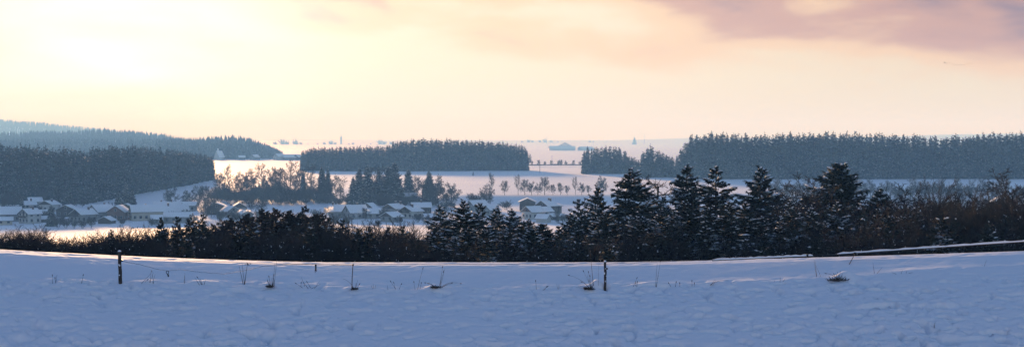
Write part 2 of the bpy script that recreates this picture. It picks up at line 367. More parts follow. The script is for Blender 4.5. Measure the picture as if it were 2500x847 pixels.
def spruce_geo(seed, H=16.0, Lmax=3.4, whorls=30, per=6, tw=11, bare=0.03, snowy=0.2, ragged=0.25, power=0.8, open_top=0.0):
    r = np.random.default_rng(seed)
    BV = []; SV = []; CQ = []; nb = 0
    KB = []; KD = []; KL = []; KW = []; KN = []
    spines = []
    for k in range(whorls):
        f = k/(whorls-1); z = H*(bare + (0.985-bare)*f**0.93)
        L0 = Lmax*(1-f)**power + 0.10*Lmax*(1-f) + 0.18
        n = per if f < 0.9 else max(3, per-2)
        a0 = r.uniform(0, 6.28)
        for j in range(n):
            if r.random() < 0.06: continue
            L = L0*r.uniform(1-ragged*1.5, 1+ragged); az = a0 + 2*math.pi*j/n + r.uniform(-.35, .35)
            sl = -0.18 + 1.0*f**1.6 + r.uniform(-.13, .13)
            ca, sa = math.cos(az), math.sin(az)
            zz = z + r.uniform(-.5, .5)*H/whorls
            s = np.linspace(0.12, 1, tw) + r.uniform(-.04, .04, tw); s = np.clip(s, 0.05, 1)
            def P(s): return np.stack([ca*L*s, sa*L*s, zz + L*(sl*s-0.50*s*s+0.30*s**3)], 1)
            p = P(s); d = norm(P(s+0.02)-P(s-0.02)); spines.append((P(np.linspace(0, 1, 4)), L))
            sidev = np.tile([-sa, ca, 0.0], (tw, 1))
            for sg in (-1, 1):
                tl = L*(0.16+0.34*(1-s)**0.8)*r.uniform(.6, 1.25, tw)+0.12
                dd = norm(d*r.uniform(.5, .95, tw)[:, None] + sg*sidev*r.uniform(.5, .9, tw)[:, None] + np.array([0, 0, 1.0])*(r.uniform(-.65, .05, tw))[:, None])
                KB.append(p); KD.append(dd); KL.append(tl); KW.append(tl*r.uniform(.30, .52, tw)); KN.append(norm(np.tile([0, 0, 1.0], (tw, 1))+r.normal(0, .55, (tw, 3))))
            # hanging sprays and the tip
            m = max(3, tw//2); ss = r.uniform(.25, 1, m); p2 = P(ss)
            tl = (0.10*L+0.22)*r.uniform(.6, 1.4, m)
            KB.append(p2); KD.append(norm(np.stack([ca*r.uniform(0, .6, m), sa*r.uniform(0, .6, m), -np.ones(m)], 1)+r.normal(0, .15, (m, 3)))); KL.append(tl); KW.append(tl*.4); KN.append(norm(r.normal(0, 1, (m, 3))))
            KB.append(p[-1:]); KD.append(d[-1:]); KL.append(np.array([0.18*L+.1])); KW.append(np.array([0.09*L+.05])); KN.append(np.array([[0, 0, 1.0]]))
    KB.append(np.array([[0, 0, H*0.955]])); KD.append(np.array([[0, 0, 1.0]])); KL.append(np.array([H*.05])); KW.append(np.array([.10])); KN.append(np.array([[0, 1.0, 0]]))
    KB, KD, KL, KW, KN = (np.concatenate(a) for a in (KB, KD, KL, KW, KN))
    V, Q = kites(KB, KD, KL, KW, KN)
    # snow lumps lying along the outer boughs
    C = []; A = []; la = []; wb = []; hc = []
    for sp, L in spines:
        if r.random() > snowy: continue
        for _ in range(r.integers(1, 4)):
            u = r.uniform(.45, 1.0)*3; i = min(int(u), 2); q = sp[i]*(1-(u-i)) + sp[i+1]*(u-i); ax = sp[i+1]-sp[i]; ax = ax/np.linalg.norm(ax)
            off = np.array([-ax[1], ax[0], 0])*r.normal(0, .10)*L
            C.append(q+off+np.array([0, 0, .05])); A.append(ax+r.normal(0, .12, 3)); la.append(r.uniform(.12, .30)*min(L, 2.8)+.08); wb.append(r.uniform(.06, .14)*min(L, 2.8)+.05); hc.append(r.uniform(.08, .18))
    if C: SVv, ST = octas(np.array(C), norm(np.array(A)), np.array(la), np.array(wb), np.array(hc))
    else: SVv, ST = np.zeros((0, 3)), np.zeros((0, 3), int)
    mb = MB(); mb.tube([(0, 0, -0.6), (0, 0, H*.3), (0.03, 0, H*.7), (0, 0, H*.97)], [H*.016, H*.012, H*.006, .02], 7)
    for sp, L in spines[::2]: mb.tube([sp[0], sp[1], sp[2]], [L*.012+.01, L*.009+.008, .006], 3, cap=False)
    return (V, Q), (SVv, ST), mb
def spruce_proto(name, seed, needle='needle', **kw):
    (V, Q), (SV, ST), mb = spruce_geo(seed, **kw)
    return [('trunk', mb.mesh(name+'_trunk', ['bark'])), ('crown', make_mesh(name+'_crown', V, None, Q, [needle])),
            ('snow', make_mesh(name+'_snow', SV, ST, None, ['snow'], smooth=True))]
def low_spruce(seed, H=26.0, Lmax=2.9, whorls=15, per=6, power=0.62):
    """one mesh for a tree of the woods: material 0 needles, 1 bark"""
    r = np.random.default_rng(seed); B = []; D = []; Lg = []; Wd = []; Nn = []
    for k in range(whorls):
        f = k/(whorls-1); z = H*(0.05+0.92*f); L0 = Lmax*(1-f)**power+.12
        a0 = r.uniform(0, 6.28)
        for j in range(per if f < .85 else 4):
            az = a0+6.283*j/per+r.uniform(-.4, .4); L = L0*r.uniform(.65, 1.25); sl = -0.55+1.2*f**1.5+r.uniform(-.2, .2)
            d = np.array([math.cos(az), math.sin(az), sl]); d /= np.linalg.norm(d)
            sd = np.array([-math.sin(az), math.cos(az), 0])
            z0 = z+r.uniform(-.5, .5)*H/whorls
            for q in (-.45, .45):
                dd = d+sd*q*r.uniform(.6, 1.3)+np.array([0, 0, r.uniform(-.35, .15)]); dd /= np.linalg.norm(dd)
                B.append((0, 0, z0)); D.append(dd); Lg.append(L*r.uniform(.8, 1.1)); Wd.append(L*r.uniform(.5, .8)+.10); Nn.append(np.array([0, 0, 1])+r.normal(0, .45, 3))
    B.append((0, 0, H*.95)); D.append((0, 0, 1)); Lg.append(H*.035); Wd.append(.6); Nn.append((0, 1, 0))
    V, Q = kites(np.array(B, float), np.array(D, float), np.array(Lg), np.array(Wd), norm(np.array(Nn, float)))
    mb = MB(); mb.tube([(0, 0, -.8), (0, 0, H*.5), (0, 0, H*.95)], [H*.013, H*.009, .03], 5, cap=False)
    n = len(V); V2 = np.concatenate([V, np.array(mb.v)]); Q2 = np.concatenate([Q, np.array(mb.q)+n])
    qm = np.concatenate([np.zeros(len(Q), int), np.ones(len(mb.q), int)])
    return V2, Q2, qm
def far_spruce(seed, H=22.0, Lr=2.6):
    r = np.random.default_rng(seed); V = []; T = []
    for k in range(4):
        z0 = H*(0.05+.22*k); z1 = z0+H*(.36 if k < 3 else .30); rr = Lr*(1-.2*k)*r.uniform(.85, 1.1); n = 6; b = len(V); a0 = r.uniform(0, 6)
        for j in range(n): V.append((rr*r.uniform(.7, 1.2)*math.cos(a0+6.283*j/n), rr*r.uniform(.7, 1.2)*math.sin(a0+6.283*j/n), z0+r.uniform(-.6, .6)))
        V.append((0, 0, z1)); T += [(b+j, b+(j+1) % n, b+n) for j in range(n)]
    return np.array(V), np.array(T)
def seg_mesh(name, P0, P1, R0, R1, mats, mat_idx=None):
    d = norm(P1-P0); ref = np.where(np.abs(d[:, 2:3]) > .9, np.array([[1.0, 0, 0]]), np.array([[0, 0, 1.0]]))
    u = norm(np.cross(d, ref)); w = np.cross(d, u); V = []
    for P, Rr in ((P0, R0), (P1, R1)):
        for a in (0, 2.094, 4.189): V.append(P + Rr[:, None]*(math.cos(a)*u+math.sin(a)*w))
    V = np.stack(V, 1).reshape(-1, 3); n = len(P0); b = np.arange(n)[:, None]*6
    Q = np.concatenate([b+np.array([[0, 1, 4, 3]]), b+np.array([[1, 2, 5, 4]]), b+np.array([[2, 0, 3, 5]])])
    return make_mesh(name, V, None, Q, mats)
def grow(r, segs, p, d, L, rad, lvl, spec):
    ns, nch, ratio, ang, trop, wob, first = spec[lvl]
    pts = [p]; dirs = [d]; q = p.copy(); dd = d.copy()
    for i in range(ns):
        dd = dd + r.normal(0, wob, 3) + np.array([0, 0, trop]); dd /= np.linalg.norm(dd)
        q = q + dd*L/ns; pts.append(q.copy()); dirs.append(dd.copy())
    rr = [rad*(1-0.62*i/ns) for i in range(ns+1)]
    for i in range(ns): segs.append((pts[i], pts[i+1], rr[i], rr[i+1], lvl))
    if lvl+1 >= len(spec): return
    a0 = r.uniform(0, 6.28)
    for c in range(nch):
        u = first + (1-first)*(c+r.uniform(.2, .9))/nch; u = min(u, .999)*ns; i = int(u); f = u-i
        b = pts[i]*(1-f)+pts[i+1]*f; ax = dirs[i+1]
        e1 = np.cross(ax, [0.3, 0.2, 0.93]); e1 /= np.linalg.norm(e1)+1e-9; e2 = np.cross(ax, e1)
        a = a0 + c*2.4 + r.uniform(-.5, .5); th = R(ang)*r.uniform(.7, 1.3)
        nd = ax*math.cos(th) + (e1*math.cos(a)+e2*math.sin(a))*math.sin(th)
        grow(r, segs, b, nd, L*ratio*r.uniform(.7, 1.2)*(1-0.35*(u/ns-first)), max(rr[i]*0.58, .012), lvl+1, spec)
def bare_geo(seed, H, kind):
    r = np.random.default_rng(seed); segs = []
    if kind == 'round':   # broad field tree
        spec = [(5, 10, .60, 50, .02, .05, .20), (4, 8, .55, 46, .05, .12, .16), (3, 6, .58, 46, .03, .16, .12), (2, 4, .62, 44, .02, .2, .1), (2, 0, 0, 0, .0, .2, 0)]
        grow(r, segs, np.array([0, 0, -.3]), np.array([0, 0, 1.0]), H*.72, H*.026, 0, spec)
    elif kind == 'tall':  # narrow upright tree
        spec = [(6, 14, .36, 40, .01, .03, .22), (4, 7, .50, 36, .10, .10, .15), (3, 5, .50, 36, .06, .14, .15), (2, 4, .5, 36, .02, .2, .1), (1, 0, 0, 0, 0, .2, 0)]
        grow(r, segs, np.array([0, 0, -.3]), np.array([0, 0, 1.0]), H*.92, H*.016, 0, spec)
    elif kind == 'larch':
        spec = [(6, 34, .25, 78, 0, .02, .12), (4, 9, .38, 48, .05, .08, .12), (2, 5, .5, 45, -.03, .15, .1), (1, 0, 0, 0, 0, .2, 0)]
        grow(r, segs, np.array([0, 0, -.3]), np.array([0, 0, 1.0]), H*.98, H*.015, 0, spec)
    else:                 # many-stemmed bush
        spec = [(5, 7, .50, 24, .05, .06, .22), (4, 6, .52, 28, .06, .10, .15), (3, 4, .5, 30, .04, .15, .12), (2, 0, 0, 0, .02, .18, .1)]
        for k in range(14):
            az = r.uniform(0, 6.28); til = r.uniform(.05, .62); d = np.array([math.cos(az)*til, math.sin(az)*til, 1]); d /= np.linalg.norm(d)
            grow(r, segs, np.array([math.cos(az)*.35, math.sin(az)*.35, -.3]), d, H*r.uniform(.75, 1.0), H*.0085, 0, spec)
    P0 = np.array([s[0] for s in segs]); P1 = np.array([s[1] for s in segs]); R0 = np.array([s[2] for s in segs]); R1 = np.array([s[3] for s in segs]); lv = np.array([s[4] for s in segs])
    top = P1[:, 2].max(); k = H/top
    return P0*[1, 1, k], P1*[1, 1, k], R0, R1, lv
def bare_proto(name, seed, H, kind, twig='twig', tmin=0.012, snow=0, leaves=0, leaf_z=(0, 1)):
    P0, P1, R0, R1, lv = bare_geo(seed, H, kind); r = np.random.default_rng(seed+99)
    R0 = np.maximum(R0, tmin); R1 = np.maximum(R1, tmin*.7)
    a = lv <= 1; parts = []
    parts.append(('trunk', seg_mesh(name+'_trunk', P0[a], P1[a], R0[a], R1[a], ['bark' if twig != 'pale_twig' else 'pale_twig'])))
    parts.append(('crown', seg_mesh(name+'_crown', P0[~a], P1[~a], R0[~a], R1[~a], [twig])))
    if snow:
        idx = r.choice(np.where(P1[:, 2] < H*.75)[0], snow); C = P1[idx]+[0, 0, .04]; ax = norm(P1[idx]-P0[idx]+r.normal(0, .1, (snow, 3)))
        V, T = octas(C, ax, r.uniform(.08, .22, snow), r.uniform(.05, .11, snow), r.uniform(.04, .09, snow))
        parts.append(('snow', make_mesh(name+'_snow', V, T, None, ['snow'], smooth=True)))
    if leaves:
        ok = np.where((lv >= 2) & (P1[:, 2] > H*leaf_z[0]) & (P1[:, 2] < H*leaf_z[1]))[0]; idx = r.choice(ok, leaves)
        V, Q = kites(P1[idx]+r.normal(0, .05, (leaves, 3)), norm(r.normal(0, 1, (leaves, 3))), r.uniform(.08, .17, leaves), r.uniform(.05, .10, leaves), norm(r.normal(0, 1, (leaves, 3))))
        parts.append(('foliage', make_mesh(name+'_leaves', V, None, Q, ['leaf'])))
    return parts
def place(name, parts, x, y, sc, rz, label, cat, group=None, dz=0.0):
    e = empty(name, (x, y, gz(x, y)+dz), rz, sc)
    for n, me in parts:
        o = link(n, me, e)
        if n in ('snow', 'foliage'): o['kind'] = 'stuff'
    tag(e, label, cat, group); return e

rng = np.random.default_rng(11)
SPH = 16.0
SP = [spruce_proto('spruce', 20+i, H=SPH, Lmax=l, whorls=w, per=p, tw=16, snowy=s, ragged=rg, power=pw)
      for i, (l, w, p, s, rg, pw) in enumerate([(4.6, 38, 7, .45, .25, .92), (4.3, 34, 7, .65, .33, .85), (5.0, 36, 8, .25, .24, .80), (4.0, 32, 6, .55, .38, .85), (4.7, 40, 8, .35, .2, .66)])]
YS = [spruce_proto('young_spruce', 40+i, H=9.0, Lmax=2.2, whorls=24, per=6, tw=13, snowy=.14, ragged=.3) for i in range(2)]
RS = [spruce_proto('rusty_conifer', 50+i, 'larch', H=9.0, Lmax=2.3, whorls=24, per=6, tw=13, snowy=.06, ragged=.4) for i in range(2)]
BU = [bare_proto('bush', 60+i, 8.0, 'bush', 'twig', .017, snow=14) for i in range(4)]
LB = [bare_proto('leafy_bush', 70+i, 7.0, 'bush', 'twig', .017, snow=20, leaves=1000, leaf_z=(.1, .8)) for i in range(2)]
TB = [bare_proto('tall_bare', 80+i, 15.0, 'tall', 'twig', .024, snow=30) for i in range(2)]
LA = [bare_proto('larch', 90, 15.0, 'larch', 'twig', .020, snow=40)]
RT = [bare_proto('field_tree', 100+i, 14.0, 'round', 'pale_twig', .060) for i in range(4)]
TT = [bare_proto('upright_tree', 110+i, 18.0, 'tall', 'pale_twig', .045) for i in range(3)]
PB = [bare_proto('pale_bush', 120+i, 6.0, 'bush', 'pale_twig', .032) for i in range(2)]

# ------------------------------------------------------------------ woods on the plain
LOW = [low_spruce(200+i, H=26, Lmax=l, whorls=18, per=6, power=p) for i, (l, p) in enumerate([(3.4, .40), (3.2, .45), (3.7, .38), (3.3, .46), (3.5, .42)])]
LOWM = [make_mesh('wood_spruce', V, None, Q, ['forest', 'bark'], quad_mat=qm) for V, Q, qm in LOW]
IND = {'n': 0}
def wood(front, tops, depth_rows, sp, label, group, stuff_label, row_ind=1, Hmin=6.0, seed=1, back=None):
    """front: [(px, D)], tops: [(px, py)] of the tree line"""
    r = np.random.default_rng(seed); fp = np.array(front, float); tp = np.array(tops, float)
    SV, SQ, SM = [], [], []; nb = 0
    for k in range(depth_rows):
        px = fp[0, 0]
        while px < fp[-1, 0]:
            D = np.interp(px, fp[:, 0], fp[:, 1]) + k*sp*r.uniform(.85, 1.15) + r.uniform(-.4, .4)*sp
            x = PX(px+r.uniform(-.3, .3)*sp*F/D, D); z = float(ground_z(x, D))
            top = np.interp(px, tp[:, 0], tp[:, 1]); H = (-(top-HY)/F*D - z)*(r.uniform(.90, 1.0) if r.random() < .85 else r.uniform(1.0, 1.06))*(1 if k else .98)
            H = max(H, Hmin); i = int(r.integers(0, 5)); rz = r.uniform(0, 6.28); sc = H/26.0; sw = max(sc, .82)*r.uniform(.9, 1.2)
            if k < row_ind and IND['n'] < 298:
                tag(link('wood_spruce', LOWM[i], None, (x, D, z+CZ), rz, (sw, sw, sc)), label, 'spruce', group); IND['n'] += 1
            else:
                V, Q, qm = LOW[i]; ca, sa = math.cos(rz), math.sin(rz)
                SV.append(np.stack([(V[:, 0]*ca-V[:, 1]*sa)*sw+x, (V[:, 0]*sa+V[:, 1]*ca)*sw+D, V[:, 2]*sc+z+CZ], 1)); SQ.append(Q+nb); SM.append(qm); nb += len(V)
            px += sp*F/D*r.uniform(.8, 1.2)
    o = link('spruce_wood', make_mesh('spruce_wood', np.concatenate(SV), None, np.concatenate(SQ), ['forest', 'bark'], quad_mat=np.concatenate(SM)))
    tag(o, stuff_label, 'wood', kind='stuff')
wood([(1665, 968), (1700, 956), (2100, 956), (2520, 962)], [(1650, 395), (1665, 360), (1685, 332), (1740, 322), (1830, 328), (1900, 324), (2050, 322), (2200, 328), (2330, 330), (2420, 322), (2520, 318)], 7, 3.6,
     'snow-dusted spruce in the long dense wood behind the right-hand foreground spruces', 'front spruces of the long right wood', 'long dense snow-dusted spruce wood behind the right-hand foreground trees', seed=1)
wood([(740, 1205), (950, 1200), (1286, 1190)], [(737, 368), (760, 360), (850, 356), (950, 354), (962, 345), (1000, 339), (1060, 337), (1150, 340), (1220, 344), (1270, 352), (1290, 366)], 8, 3.7,
     'snow-dusted spruce in the isolated block of wood in the middle of the plain', 'front spruces of the middle wood', 'isolated block of spruce wood in the middle of the snowy plain', seed=2)
wood([(-60, 770), (210, 775), (300, 835), (400, 905), (460, 950), (519, 1005)], [(-60, 345), (0, 350), (60, 352), (130, 360), (200, 364), (280, 352), (330, 352), (400, 362), (470, 369), (522, 380)], 10, 3.7,
     'tall snow-dusted spruce in the wood rising behind the left part of the village', 'front spruces of the left wood', 'tall dense spruce wood rising behind the left part of the village', seed=3)
wood([(1424, 1092), (1530, 1090)], [(1418, 372), (1432, 356), (1470, 356), (1510, 358), (1532, 368)], 5, 3.6,
     'snow-dusted spruce in the small wood right of the open field with the power pole', 'spruces of the small wood', 'small spruce wood right of the open field with the power pole', seed=4)
wood([(1534, 1010), (1660, 1000)], [(1530, 378), (1545, 380), (1560, 388), (1574, 358), (1590, 352), (1605, 364), (1622, 370), (1640, 382), (1665, 378)], 5, 3.6,
     'lower snow-dusted spruce in the gap between the small wood and the long right wood', 'low spruces in the gap', 'low spruces filling the gap between the small and the long wood', seed=5, row_ind=1)
# wooded ridges far off
FAR = [far_spruce(300+i) for i in range(4)]
def ridge(D0, d0, d1, px0, px1, n, label, seed, hs=1.0, taper=None):
    r = np.random.default_rng(seed); SV, ST = [], []; nb = 0
    for k in range(n):
        D = r.uniform(d0, d1); px = r.uniform(px0, px1); x = PX(px, D)
        base = float(ground_z(x, D))
        V, T = FAR[k % 4]; s = r.uniform(.75, 1.15)*hs*(np.interp(px, *taper) if taper else 1.0); w = s*r.uniform(.9, 1.5)
        SV.append(V*[w, w, s]+[x, D, base+CZ]); ST.append(T+nb); nb += len(V)
    tag(link('ridge_wood', make_mesh('ridge_wood', np.concatenate(SV), np.concatenate(ST), None, ['forest'])), label, 'wood', kind='stuff')
ridge(2300, 1870, 2380, 380, 690, 1700, 'hazy wooded rise above the far village at the field edge', 1, 1.05, ([380, 590, 640, 690], [1, 1, .8, .35]))
ridge(3200, 2150, 3350, -350, 540, 5200, 'hazy wooded ridge behind the tall left wood', 2, 1.15, ([-400, 400, 540], [1, 1, .6]))
ridge(6500, 5800, 6650, -500, 400, 3600, 'palest wooded hill at the far left skyline', 3, 1.3)

# ------------------------------------------------------------------ foreground trees behind the crest
def fg(kind, protos, H0, px, top, D, wf, label, cat, name, group=None, seed=0, min_h=2.0):
    r = random.Random(int(px*7+top*13+seed)); D = max(D*0.72, 68.0); x = PX(px, D); g = gz(x, D)-CZ
    H = max(-(top-HY)/F*D - g, min_h); s = H/H0
    return place(name, r.choice(protos), x, D, (s*wf, s*wf, s), r.uniform(0, 6.28), label, cat, group)
def sp(i, px, top, D, wf, label): return fg('s', [SP[i]], SPH, px, top, D, wf*1.15, label, 'spruce', 'spruce_tree')
sp(3, 1075, 503, 128, 1.15, 'leftmost dark spruce of the foreground, at the right end of the bare thicket')
sp(1, 1131, 488, 122, 1.15, 'snow-laden spruce with white boughs, second from the left among the foreground spruces')
sp(3, 1172, 496, 135, 1.1, 'narrow dark spruce just right of the snow-laden one with white boughs')
sp(1, 1214, 505, 140, 1.0, 'slim spruce with a pointed tip below the snowy bank')
sp(0, 1252, 510, 136, 1.15, 'low dark spruce left of the farm roofs at the foot of the bank')
sp(2, 1290, 535, 130, 1.0, 'broad low spruce in front of the farm roofs at the foot of the bank')
sp(3, 1412, 487, 138, 0.95, 'slender spruce just right of the farm at the foot of the bank')
sp(1, 1459, 454, 140, 0.95, 'medium spruce directly left of the broad bushy-topped one')
sp(2, 1541, 413, 142, 1.12, 'broad bushy-topped spruce left of the bare larch-like tree')
sp(0, 1676, 402, 146, 1.05, 'tall pointed spruce in front of the left end of the long right wood')
sp(3, 1748, 407, 150, 1.12, 'tall open-branched spruce left of the gap with pale field')
sp(1, 1856, 407, 146, 1.12, 'tall spruce with big snow cushions on its boughs, right of the pale field gap')
sp(4, 2046, 396, 150, 1.05, 'dense rounded-top spruce, the tallest near the right end')
sp(2, 2150, 462, 138, 1.05, 'lower dark spruce right of the dense rounded-top one')
sp(0, 2003, 470, 140, .95, 'small spruce at the left foot of the dense rounded-top one')
sp(3, 1620, 480, 140, 1.1, 'shaggy lower spruce at the right foot of the bare larch-like tree')
sp(0, 1905, 500, 135, 1.2, 'low spreading spruce right of the one with big snow cushions')
sp(1, 1800, 500, 134, 1.2, 'low snowy spruce between the two tall spruces by the pale field gap')
fg('b', [LA[0]], 15, 1600, 418, 150, 1.2, 'bare thin-twigged tree standing between the broad spruce and the tall pointed spruce', 'tree', 'bare_tree')
fg('b', [TB[0]], 15, 1972, 418, 150, 1.1, 'bare upright tree just left of the dense rounded-top spruce', 'tree', 'bare_tree')
fg('b', [TB[1]], 15, 1922, 440, 155, 1.1, 'bare tree right of the spruce with big snow cushions', 'tree', 'bare_tree')
fg('b', [TB[1]], 15, 2492, 408, 118, 1.3, 'bare tree cut by the right edge of the view', 'tree', 'bare_tree')
fg('b', [BU[1]], 8, 2300, 428, 120, .62, 'tall fan-shaped bare bush, left of two near the right edge', 'bush', 'bare_bush')
fg('b', [BU[2]], 8, 2385, 440, 120, .55, 'tall fan-shaped bare bush, right of two near the right edge', 'bush', 'bare_bush')
fg('b', [BU[0]], 8, 2220, 460, 130, .6, 'bare bush right of the lower dark spruce', 'bush', 'bare_bush')
fg('b', [BU[3]], 8, 2445, 470, 116, .6, 'bare bush below the lone brown gable at the right', 'bush', 'bare_bush')
for i in range(40):
    px = 1385+i*23+rng.uniform(-8, 8); top = np.interp(px, [1385, 1480, 1700, 1900, 2100, 2300], [545, 520, 505, 505, 510, 545])+rng.uniform(-18, 34)
    fg('m', SP, SPH, px, top, 118+rng.uniform(-10, 14), 1.25, 'lower dark spruce filling the belt between the tall foreground spruces', 'spruce', 'spruce_tree', 'lower spruces of the belt', seed=i)
for i in range(16):
    px = 1890+i*39+rng.uniform(-12, 12); top = np.interp(px, [1890, 2050, 2200, 2500], [455, 470, 462, 446])+rng.uniform(-8, 30)
    fg('m', TB, 15, px, top, 128+rng.uniform(-10, 14), 1.5, 'bare tree in the right half of the foreground belt', 'tree', 'bare_tree', 'bare trees of the right belt', seed=i)
for i in range(15):
    px = 548+i*17+rng.uniform(-5, 5); top = np.interp(px, [540, 640, 740, 800], [536, 512, 508, 528])+rng.uniform(-3, 22)
    fg('m', YS+RS, 9, px, top, 116+rng.uniform(-6, 12), 1.2, 'dark conifer rising in the highest part of the left thicket', 'conifer', 'thicket_conifer', 'conifers of the left thicket', seed=i)
for i in range(10):
    px = 1060+i*30+rng.uniform(-8, 8); top = 560+rng.uniform(-25, 20)
    fg('m', SP, SPH, px, top, 112+rng.uniform(-6, 12), 1.3, 'low dark spruce filling the gaps of the left spruce group', 'spruce', 'spruce_tree', 'low spruces of the left group', seed=i)
for i in range(26):
    px = 2165+i*13.5+rng.uniform(-5, 5); top = np.interp(px, [2160, 2260, 2400, 2500], [480, 462, 474, 455])+rng.uniform(-8, 34)
    fg('m', BU, 8, px, top, 116+rng.uniform(-8, 16), .8, 'tall bare bush in the dense right end of the foreground belt', 'bush', 'bare_bush', 'bushes of the right belt', seed=i)
for px, top, lab in [(2470, 425, 'bare tree just left of the one cut by the right edge'), (1945, 430, 'slim bare tree between the two bare trees left of the rounded-top spruce'), (2105, 448, 'bare tree just right of the dense rounded-top spruce'), (2250, 440, 'bare tree rising behind the left fan-shaped bush')]:
    fg('b', TB, 15, px, top, 140, 1.4, lab, 'tree', 'bare_tree')
# hedge at the far left: bare bushes before the lit field
for px, top in [(-12, 552), (22, 556), (48, 564), (78, 543), (108, 558), (138, 570), (160, 574), (186, 568), (212, 562), (236, 556), (262, 564), (292, 554), (316, 543)]:
    fg('h', BU, 8, px, top, 100+rng.uniform(-5, 8), .8, 'bare bush in the dark hedge below the bright snowfield at far left', 'bush', 'bare_bush', 'bushes of the left hedge')
for i in range(44):
    px = -20+i*7.8+rng.uniform(-6, 6); top = np.interp(px, [0, 45, 78, 115, 150, 230, 320], [560, 566, 552, 566, 584, 570, 552])+rng.uniform(-4, 20)
    fg('h', BU, 8, px, top, 92+(i % 3)*12+rng.uniform(-4, 4), 1.0, 'bare bush in the dark hedge below the bright snowfield at far left', 'bush', 'bare_bush', 'bushes of the left hedge', seed=i)
fg('y', YS, 9, 270, 562, 96, .9, 'tiny spruce poking out of the left hedge above the field edge', 'spruce', 'young_spruce')
fg('y', YS, 9, 20, 596, 82, .9, 'tiny snowy spruce at the foot of the left hedge', 'spruce', 'young_spruce')
# thicket from the tall fence post to the first spruces
thick = [(330, 543), (352, 541), (375, 556), (410, 552), (432, 546), (448, 552), (478, 546), (505, 540), (520, 548), (545, 546), (563, 536), (585, 536), (603, 524), (622, 516), (640, 511), (655, 512), (672, 510), (690, 520), (706, 516),
         (722, 512), (740, 508), (756, 516), (775, 524), (792, 524), (812, 520), (835, 536), (858, 532), (880, 536), (902, 528), (925, 538), (948, 534), (972, 530), (995, 538), (1016, 534), (1040, 552)]
for i, (px, top) in enumerate(thick):
    D = 118+rng.uniform(-8, 14)
    if 440 < px < 790 and i % 2 == 0:
        fg('t', RS, 9, px, top, D, 1.05, 'rusty dark conifer in the dense thicket left of the foreground spruces', 'conifer', 'rusty_conifer', 'rusty conifers of the thicket')
    else:
        fg('t', BU, 8, px, top, D, .62, 'bare bush in the dense thicket left of the foreground spruces', 'bush', 'bare_bush', 'bare bushes of the thicket')
for i in range(92):
    px = 306+i*8.2+rng.uniform(-6, 6); D = (104 if i % 2 else 126)+rng.uniform(-8, 8); top = np.interp(px, [300, 600, 740, 1050], [566, 538, 535, 560])+rng.uniform(-10, 18)+(16 if i % 2 else 0)
    if i % 18 == 3: fg('t', LB, 7, px, top, D, .95, 'bush with dry brown leaves in the thicket left of the foreground spruces', 'bush', 'leafy_bush', 'brown-leaved bushes of the thicket')
    elif i % 9 in (1, 6): fg('t', YS, 9, px, top, D, 1.15, 'young dark spruce in the thicket left of the foreground spruces', 'spruce', 'young_spruce', 'young spruces of the thicket')
    else: fg('t', BU, 8, px, top, D, .8, 'bare bush in the dense thicket left of the foreground spruces', 'bush', 'bare_bush', 'bare bushes of the thicket')
for px, top, lab in [(393, 534, 'small dark pointed spruce before the long snowy roof, left of three'), (432, 532, 'small dark pointed spruce before the long snowy roof, middle of three'),
                     (464, 530, 'small dark pointed spruce before the long snowy roof, right of three'), (493, 526, 'small dark spruce just right of the three before the long roof')]:
    fg('y', YS, 9, px, top, 112, .85, lab, 'spruce', 'young_spruce')
# undergrowth between and before the big spruces
for i in range(64):
    px = 1050+i*23+rng.uniform(-9, 9); D = 106+rng.uniform(-8, 12)
    base = np.interp(px, [1050, 1300, 1380, 1500, 2000, 2250, 2500], [585, 585, 560, 560, 545, 520, 520]); top = base+rng.uniform(-14, 26)
    k = i % 5
    if k in (1, 4): fg('u', YS, 9, px, top, D, 1.3, 'low young spruce in the undergrowth at the foot of the big spruces', 'spruce', 'young_spruce', 'young spruces under the big spruces')
    elif k == 3: fg('u', LB, 7, px, top, D, .95, 'low bush with dry brown leaves at the foot of the big spruces', 'bush', 'leafy_bush', 'brown-leaved bushes under the big spruces')
    else: fg('u', BU, 8, px, top, D, .85, 'low bare bush at the foot of the big spruces', 'bush', 'bare_bush', 'bare bushes under the big spruces')

# ------------------------------------------------------------------ trees of the middle distance
def mid(protos, H0, px, top, base, wf, label, cat='tree', name='bare_tree', group=None, D=None):
    r = random.Random(int(px*11+top)); D = D or hit(px, base, 560, 1400, 1.0); x = PX(px, D)
    H = max((base-top)/F*D*1.02, 1.5); s = H/H0
    return place(name, r.choice(protos), x, D, (s*wf, s*wf, s), r.uniform(0, 6.28), label, cat, group)
g_row = 'bare trees along the top of the snowy bank'
for px, top in [(1200, 432), (1232, 440), (1265, 436), (1281, 437), (1298, 441), (1313, 446), (1330, 431), (1350, 450), (1368, 446), (1385, 452), (1405, 440), (1420, 444), (1437, 452)]:
    mid(RT+TT[:1], 14, px, top, 476, .8, 'small bare tree in the row along the top of the snowy bank', group=g_row)
mid(RT, 14, 1466, 428, 478, .8, 'larger bare tree at the right end of the row on the snowy bank')
mid(RT, 14, 1185, 450, 508, 1.0, 'dense bare tree at the left end of the snowy bank, in front of the row')
mid(PB, 6, 1160, 470, 506, 1.0, 'low pale bush left of the snowy bank', 'bush', 'pale_bush')
mid(PB, 6, 1235, 488, 512, 1.3, 'pale bush at the foot of the snowy bank above the slim spruce', 'bush', 'pale_bush')
g_av = 'bare trees of the broad stand before the far field'
